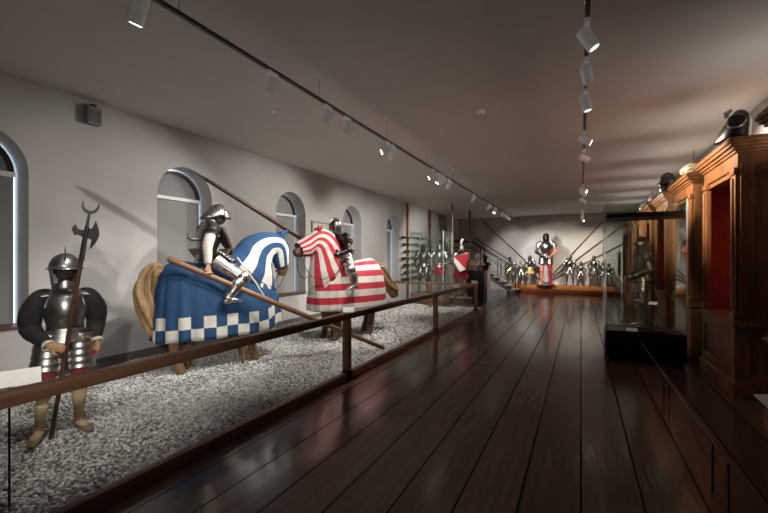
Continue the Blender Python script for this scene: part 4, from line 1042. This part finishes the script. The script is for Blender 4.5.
# black pedestals with half armours
def pedestal(x, y, w, h, mat, lab):
    t = thing('pedestal', lab, 'pedestal', (x, y, 0)); MB().box((-w / 2 + .03, -w / 2 + .03, 0), (w / 2 - .03, w / 2 - .03, .06)).build('foot', mat, t, False)
    MB().box((-w / 2, -w / 2, .06), (w / 2, w / 2, h), .008).build('block', mat, t)
pedestal(-3.30, 13.75, .58, 1.19, 'black_paint', 'black square pedestal near the far end of the handrail')
pedestal(-3.28, 14.9, .34, 1.16, 'self_lit_white', 'slim white pedestal before the stairs, carrying a brass half armour')
def half(x, y, z, m, lab, sc, skm):
    t = thing('half_armour', lab, 'armour', (x, y, z), math.radians(25), sc)
    prof = [(0, .15, .13), (.08, .16, .14), (.2, .185, .155), (.32, .19, .15), (.40, .15, .12), (.44, .09, .085)]
    MB().rings([[V((rx * math.cos(a), ry * math.sin(a) - .02 * max(0, -math.sin(a)) ** 8, z_)) for a in [2 * PI * j / 24 for j in range(24)]] for z_, rx, ry in prof]).build('cuirass', m, t)
    MB().lathe([(.11, .41), (.095, .44), (.08, .48)], n=18).build('gorget', m, t)
    helmet(t, (0, 0, .61), 'close', m)
    for sg in (-1, 1):
        pa, ra = lames(V((sg * .15, 0, .42)), V((sg * .25, 0, .22)), .07, .085, 4, .008)
        MB().tube(pa, ra, 14, ref=(0, 1, 0)).build('pauldron', skm, t)
half(-3.30, 13.75, 1.19, 'polished_steel', 'steel half armour on the black pedestal', .80, 'brass')
half(-3.28, 14.9, 1.16, 'black_steel', 'black and brass half armour on the slim white pedestal', .78, 'brass')

# ------------------------------------------------------------------ fittings on walls and ceiling
t = thing('wall_speaker', 'grey box speaker high on the left wall under the ceiling', 'speaker', (XL, 2.88, 3.57))
MB().box((0.004, -.085, -.12), (.12, .085, .12), .012).build('housing', 'grey_paint', t); MB().box((.12, -.07, -.10), (.125, .07, .07)).build('grille', 'trim_grey', t, False); MB().box((.03, -.03, .12), (.09, .03, .16)).build('bracket', 'black_iron', t, False)
t = thing('wall_picture', 'pale framed board hung on left wall behind the red horse', 'picture', (XL, 0, 0))
MB().box((.004, 7.80, 1.98), (.03, 8.72, 2.52)).build('board', 'picture_board', t, False)
fm = MB()
for a, b in (((.004, 7.76, 1.94), (.045, 7.80, 2.56)), ((.004, 8.72, 1.94), (.045, 8.76, 2.56)), ((.004, 7.80, 2.52), (.045, 8.72, 2.56)), ((.004, 7.80, 1.94), (.045, 8.72, 1.98))): fm.box(a, b)
fm.build('picture_frame', 'grey_paint', t, False)
for (x, y), lab in (((-1.33, 5.75), 'round smoke detector on the ceiling between the two tracks'), ((-4.05, 4.35), 'small round smoke detector on the ceiling above the jousters')):
    t = thing('smoke_detector', lab, 'smoke detector', (x, y, ZC)); MB().lathe([(.055, 0), (.06, -.012), (.05, -.03), (.022, -.042)], n=20).build('housing', 'self_lit_white', t); MB().lathe([(.018, -.040), (.012, -.050)], n=12).build('sensor_cap', 'trim_grey', t)

TRZ = 3.50
def track(x, y0, y1, lab, x1=None):
    t = thing('lighting_track', lab, 'track', (x, 0, 0))
    MB().box((-.018, y0, TRZ - .016), (.018, y1, TRZ + .016), .003).build('rail_bar', 'track_metal', t)
    y = 1.92
    while y < y1:
        w = MB().tube([(0, y, TRZ + .016), (0, y, ZC)], .0022, 6).build('suspension_wire', 'track_metal', t); MB().lathe([(.022, ZC), (.022, ZC - .015), (.01, ZC - .03)], (0, y, 0), 12).build('ceiling_cup', 'self_lit_white', w)
        y += 1.79
track(-2.77, -.2, 20.3, 'long dark lighting track hung above the gravel edge')
track(.045, 1.8, 20.3, 'long dark lighting track hung above the middle aisle')
def make_spot(loc, aim, lab, group, lit, src=None):
    loc = V(loc); aim = V(aim); t = thing('track_spotlight', lab, 'spotlight', loc, group=group)
    d = (aim - loc).normalized(); pv = V((0, 0, -.15)); side = V((0, 1, 0)).cross(d); side = side.normalized() if side.length > .1 else V((1, 0, 0))
    MB().box((-.022, -.07, -.05), (.022, .07, -.016), .005).build('track_adapter', 'self_lit_white', t)
    ar = MB().tube([(0, 0, -.05), (0, 0, -.09), pv - d * .03], .010, 8).build('arm', 'self_lit_white', t)
    mb = MB().tube([pv - d * .085, pv - d * .08, pv + d * .085, pv + d * .095], [.035, .050, .050, .047], 20, ref=(0, 1, 0)); mb.build('can', 'self_lit_white', t)
    MB().tube([pv + d * .0955, pv + d * .098], [.038, .036], 16, ref=(0, 1, 0)).build('lens', 'lamp_glow' if lit else 'lamp_dim', t)
    return loc + pv + d * .11
def light(loc, aim, power, ang=60, blend=.6, size=.04, col=(1, .955, .89)):
    l = bpy.data.lights.new('spot_lamp', 'SPOT'); l.energy = power * 1.25; l.spot_size = math.radians(ang); l.spot_blend = blend; l.shadow_soft_size = size; l.color = col
    o = bpy.data.objects.new('spot_lamp', l); COL.objects.link(o); o.location = loc; o.rotation_euler = (V(aim) - V(loc)).to_track_quat('-Z', 'Y').to_euler(); return o
LEFT = [  # y, aim, power, cone
    (1.62, (-4.4, 1.7, .5), 75, 70), (2.93, (-4.9, 3.1, .9), 80, 65), (3.88, (-4.9, 3.9, 1.2), 130, 65), (4.32, (-4.1, 4.7, .9), 150, 82), (5.50, (-5.4, 3.6, 1.9), 170, 70), (5.72, (-4.2, 6.3, 1.3), 150, 70),
    (7.65, (-5.7, 6.4, 1.6), 230, 85), (8.05, (-4.0, 7.2, .9), 150, 75), (8.30, (-5.7, 9.6, 1.3), 250, 85), (8.75, (-5.4, 11.6, 1.0), 180, 80), (11.1, (-4.6, 12.6, 1.3), 230, 60), (13.2, (-5.6, 14.9, 1.6), 230, 80),
    (14.2, (-3.5, 13.0, 1.3), 110, 60), (15.8, (-3.6, 18.9, .7), 190, 50), (16.5, (-2.6, 20.6, 1.3), 320, 60), (17.1, (-1.5, 20.3, 1.6), 330, 50)]
ordn = ['nearest', 'second', 'third', 'fourth', 'fifth', 'sixth', 'seventh', 'eighth', 'ninth', 'tenth', 'eleventh', 'twelfth', 'thirteenth', 'fourteenth', 'fifteenth', 'sixteenth']
for i, (y, aim, pw, an) in enumerate(LEFT):
    q = make_spot((-2.77, y, TRZ), aim, '%s white spotlight from the front on the left ceiling track' % ordn[i], 'spotlights on the left track', i > 3 or i == 0)
    light(q, aim, pw, an)
RIGHT = [(3.45, (1.6, 3.7, .9), 9, 55), (4.1, (.75, 7.3, 1.25), 150, 24), (4.85, (.9, 5.0, 0), 14, 60), (6.4, (1.65, 6.55, 2.72), 620, 66), (7.5, (1.65, 8.5, 2.7), 560, 60), (11.0, (1.65, 10.5, 2.6), 380, 65), (11.6, (1.65, 12.5, 2.6), 380, 65),
         (13.0, (1.65, 14.5, 2.4), 300, 65), (16.2, (-.9, 20.6, 1.4), 300, 55), (17.3, (.3, 20.6, 1.4), 210, 60), (18.3, (1.2, 20.7, 1.6), 100, 70), (19.2, (1.6, 18.5, 2.0), 60, 60)]
for i, (y, aim, pw, an) in enumerate(RIGHT):
    q = make_spot((.045, y, TRZ), aim, '%s white spotlight from the front on the right ceiling track' % ordn[i], 'spotlights on the right track', i > 2)
    light(q, aim, pw, an, col=(1, .88, .72))
# low flood near the visitor's side that throws the footman's shadow on the wall
light((-.5, -.3, 1.98), (-4.3, 2.2, 1.3), 250, 50, .9, .08)
# unseen uplights added between the cabinets to throw light bands on the ceiling
for y in (5.35, 7.47, 9.5, 11.5, 13.47, 15.47, 17.47):
    l = bpy.data.lights.new('added_uplight', 'AREA'); l.energy = 3.6; l.shape = 'RECTANGLE'; l.size = .3; l.size_y = .36; l.color = (1, .93, .85); l.spread = math.radians(140)
    o = bpy.data.objects.new('added_uplight', l); COL.objects.link(o); o.location = (XR - .08, y, 2.72); o.rotation_euler = V((-.62, 0, .78)).to_track_quat('-Z', 'Y').to_euler()

# ------------------------------------------------------------------ world and view
w = bpy.data.worlds.new('world'); S.world = w; w.use_nodes = True
w.node_tree.nodes['Background'].inputs[0].default_value = (.8, .9, 1, 1); w.node_tree.nodes['Background'].inputs[1].default_value = .3
S.view_settings.view_transform = 'Standard'; S.view_settings.look = 'None'; S.view_settings.exposure = 0.0; S.view_settings.gamma = 1.06
S.cycles.max_bounces = 6; S.cycles.diffuse_bounces = 4; S.cycles.glossy_bounces = 4; S.cycles.transparent_max_bounces = 16; S.cycles.sample_clamp_indirect = 6.0
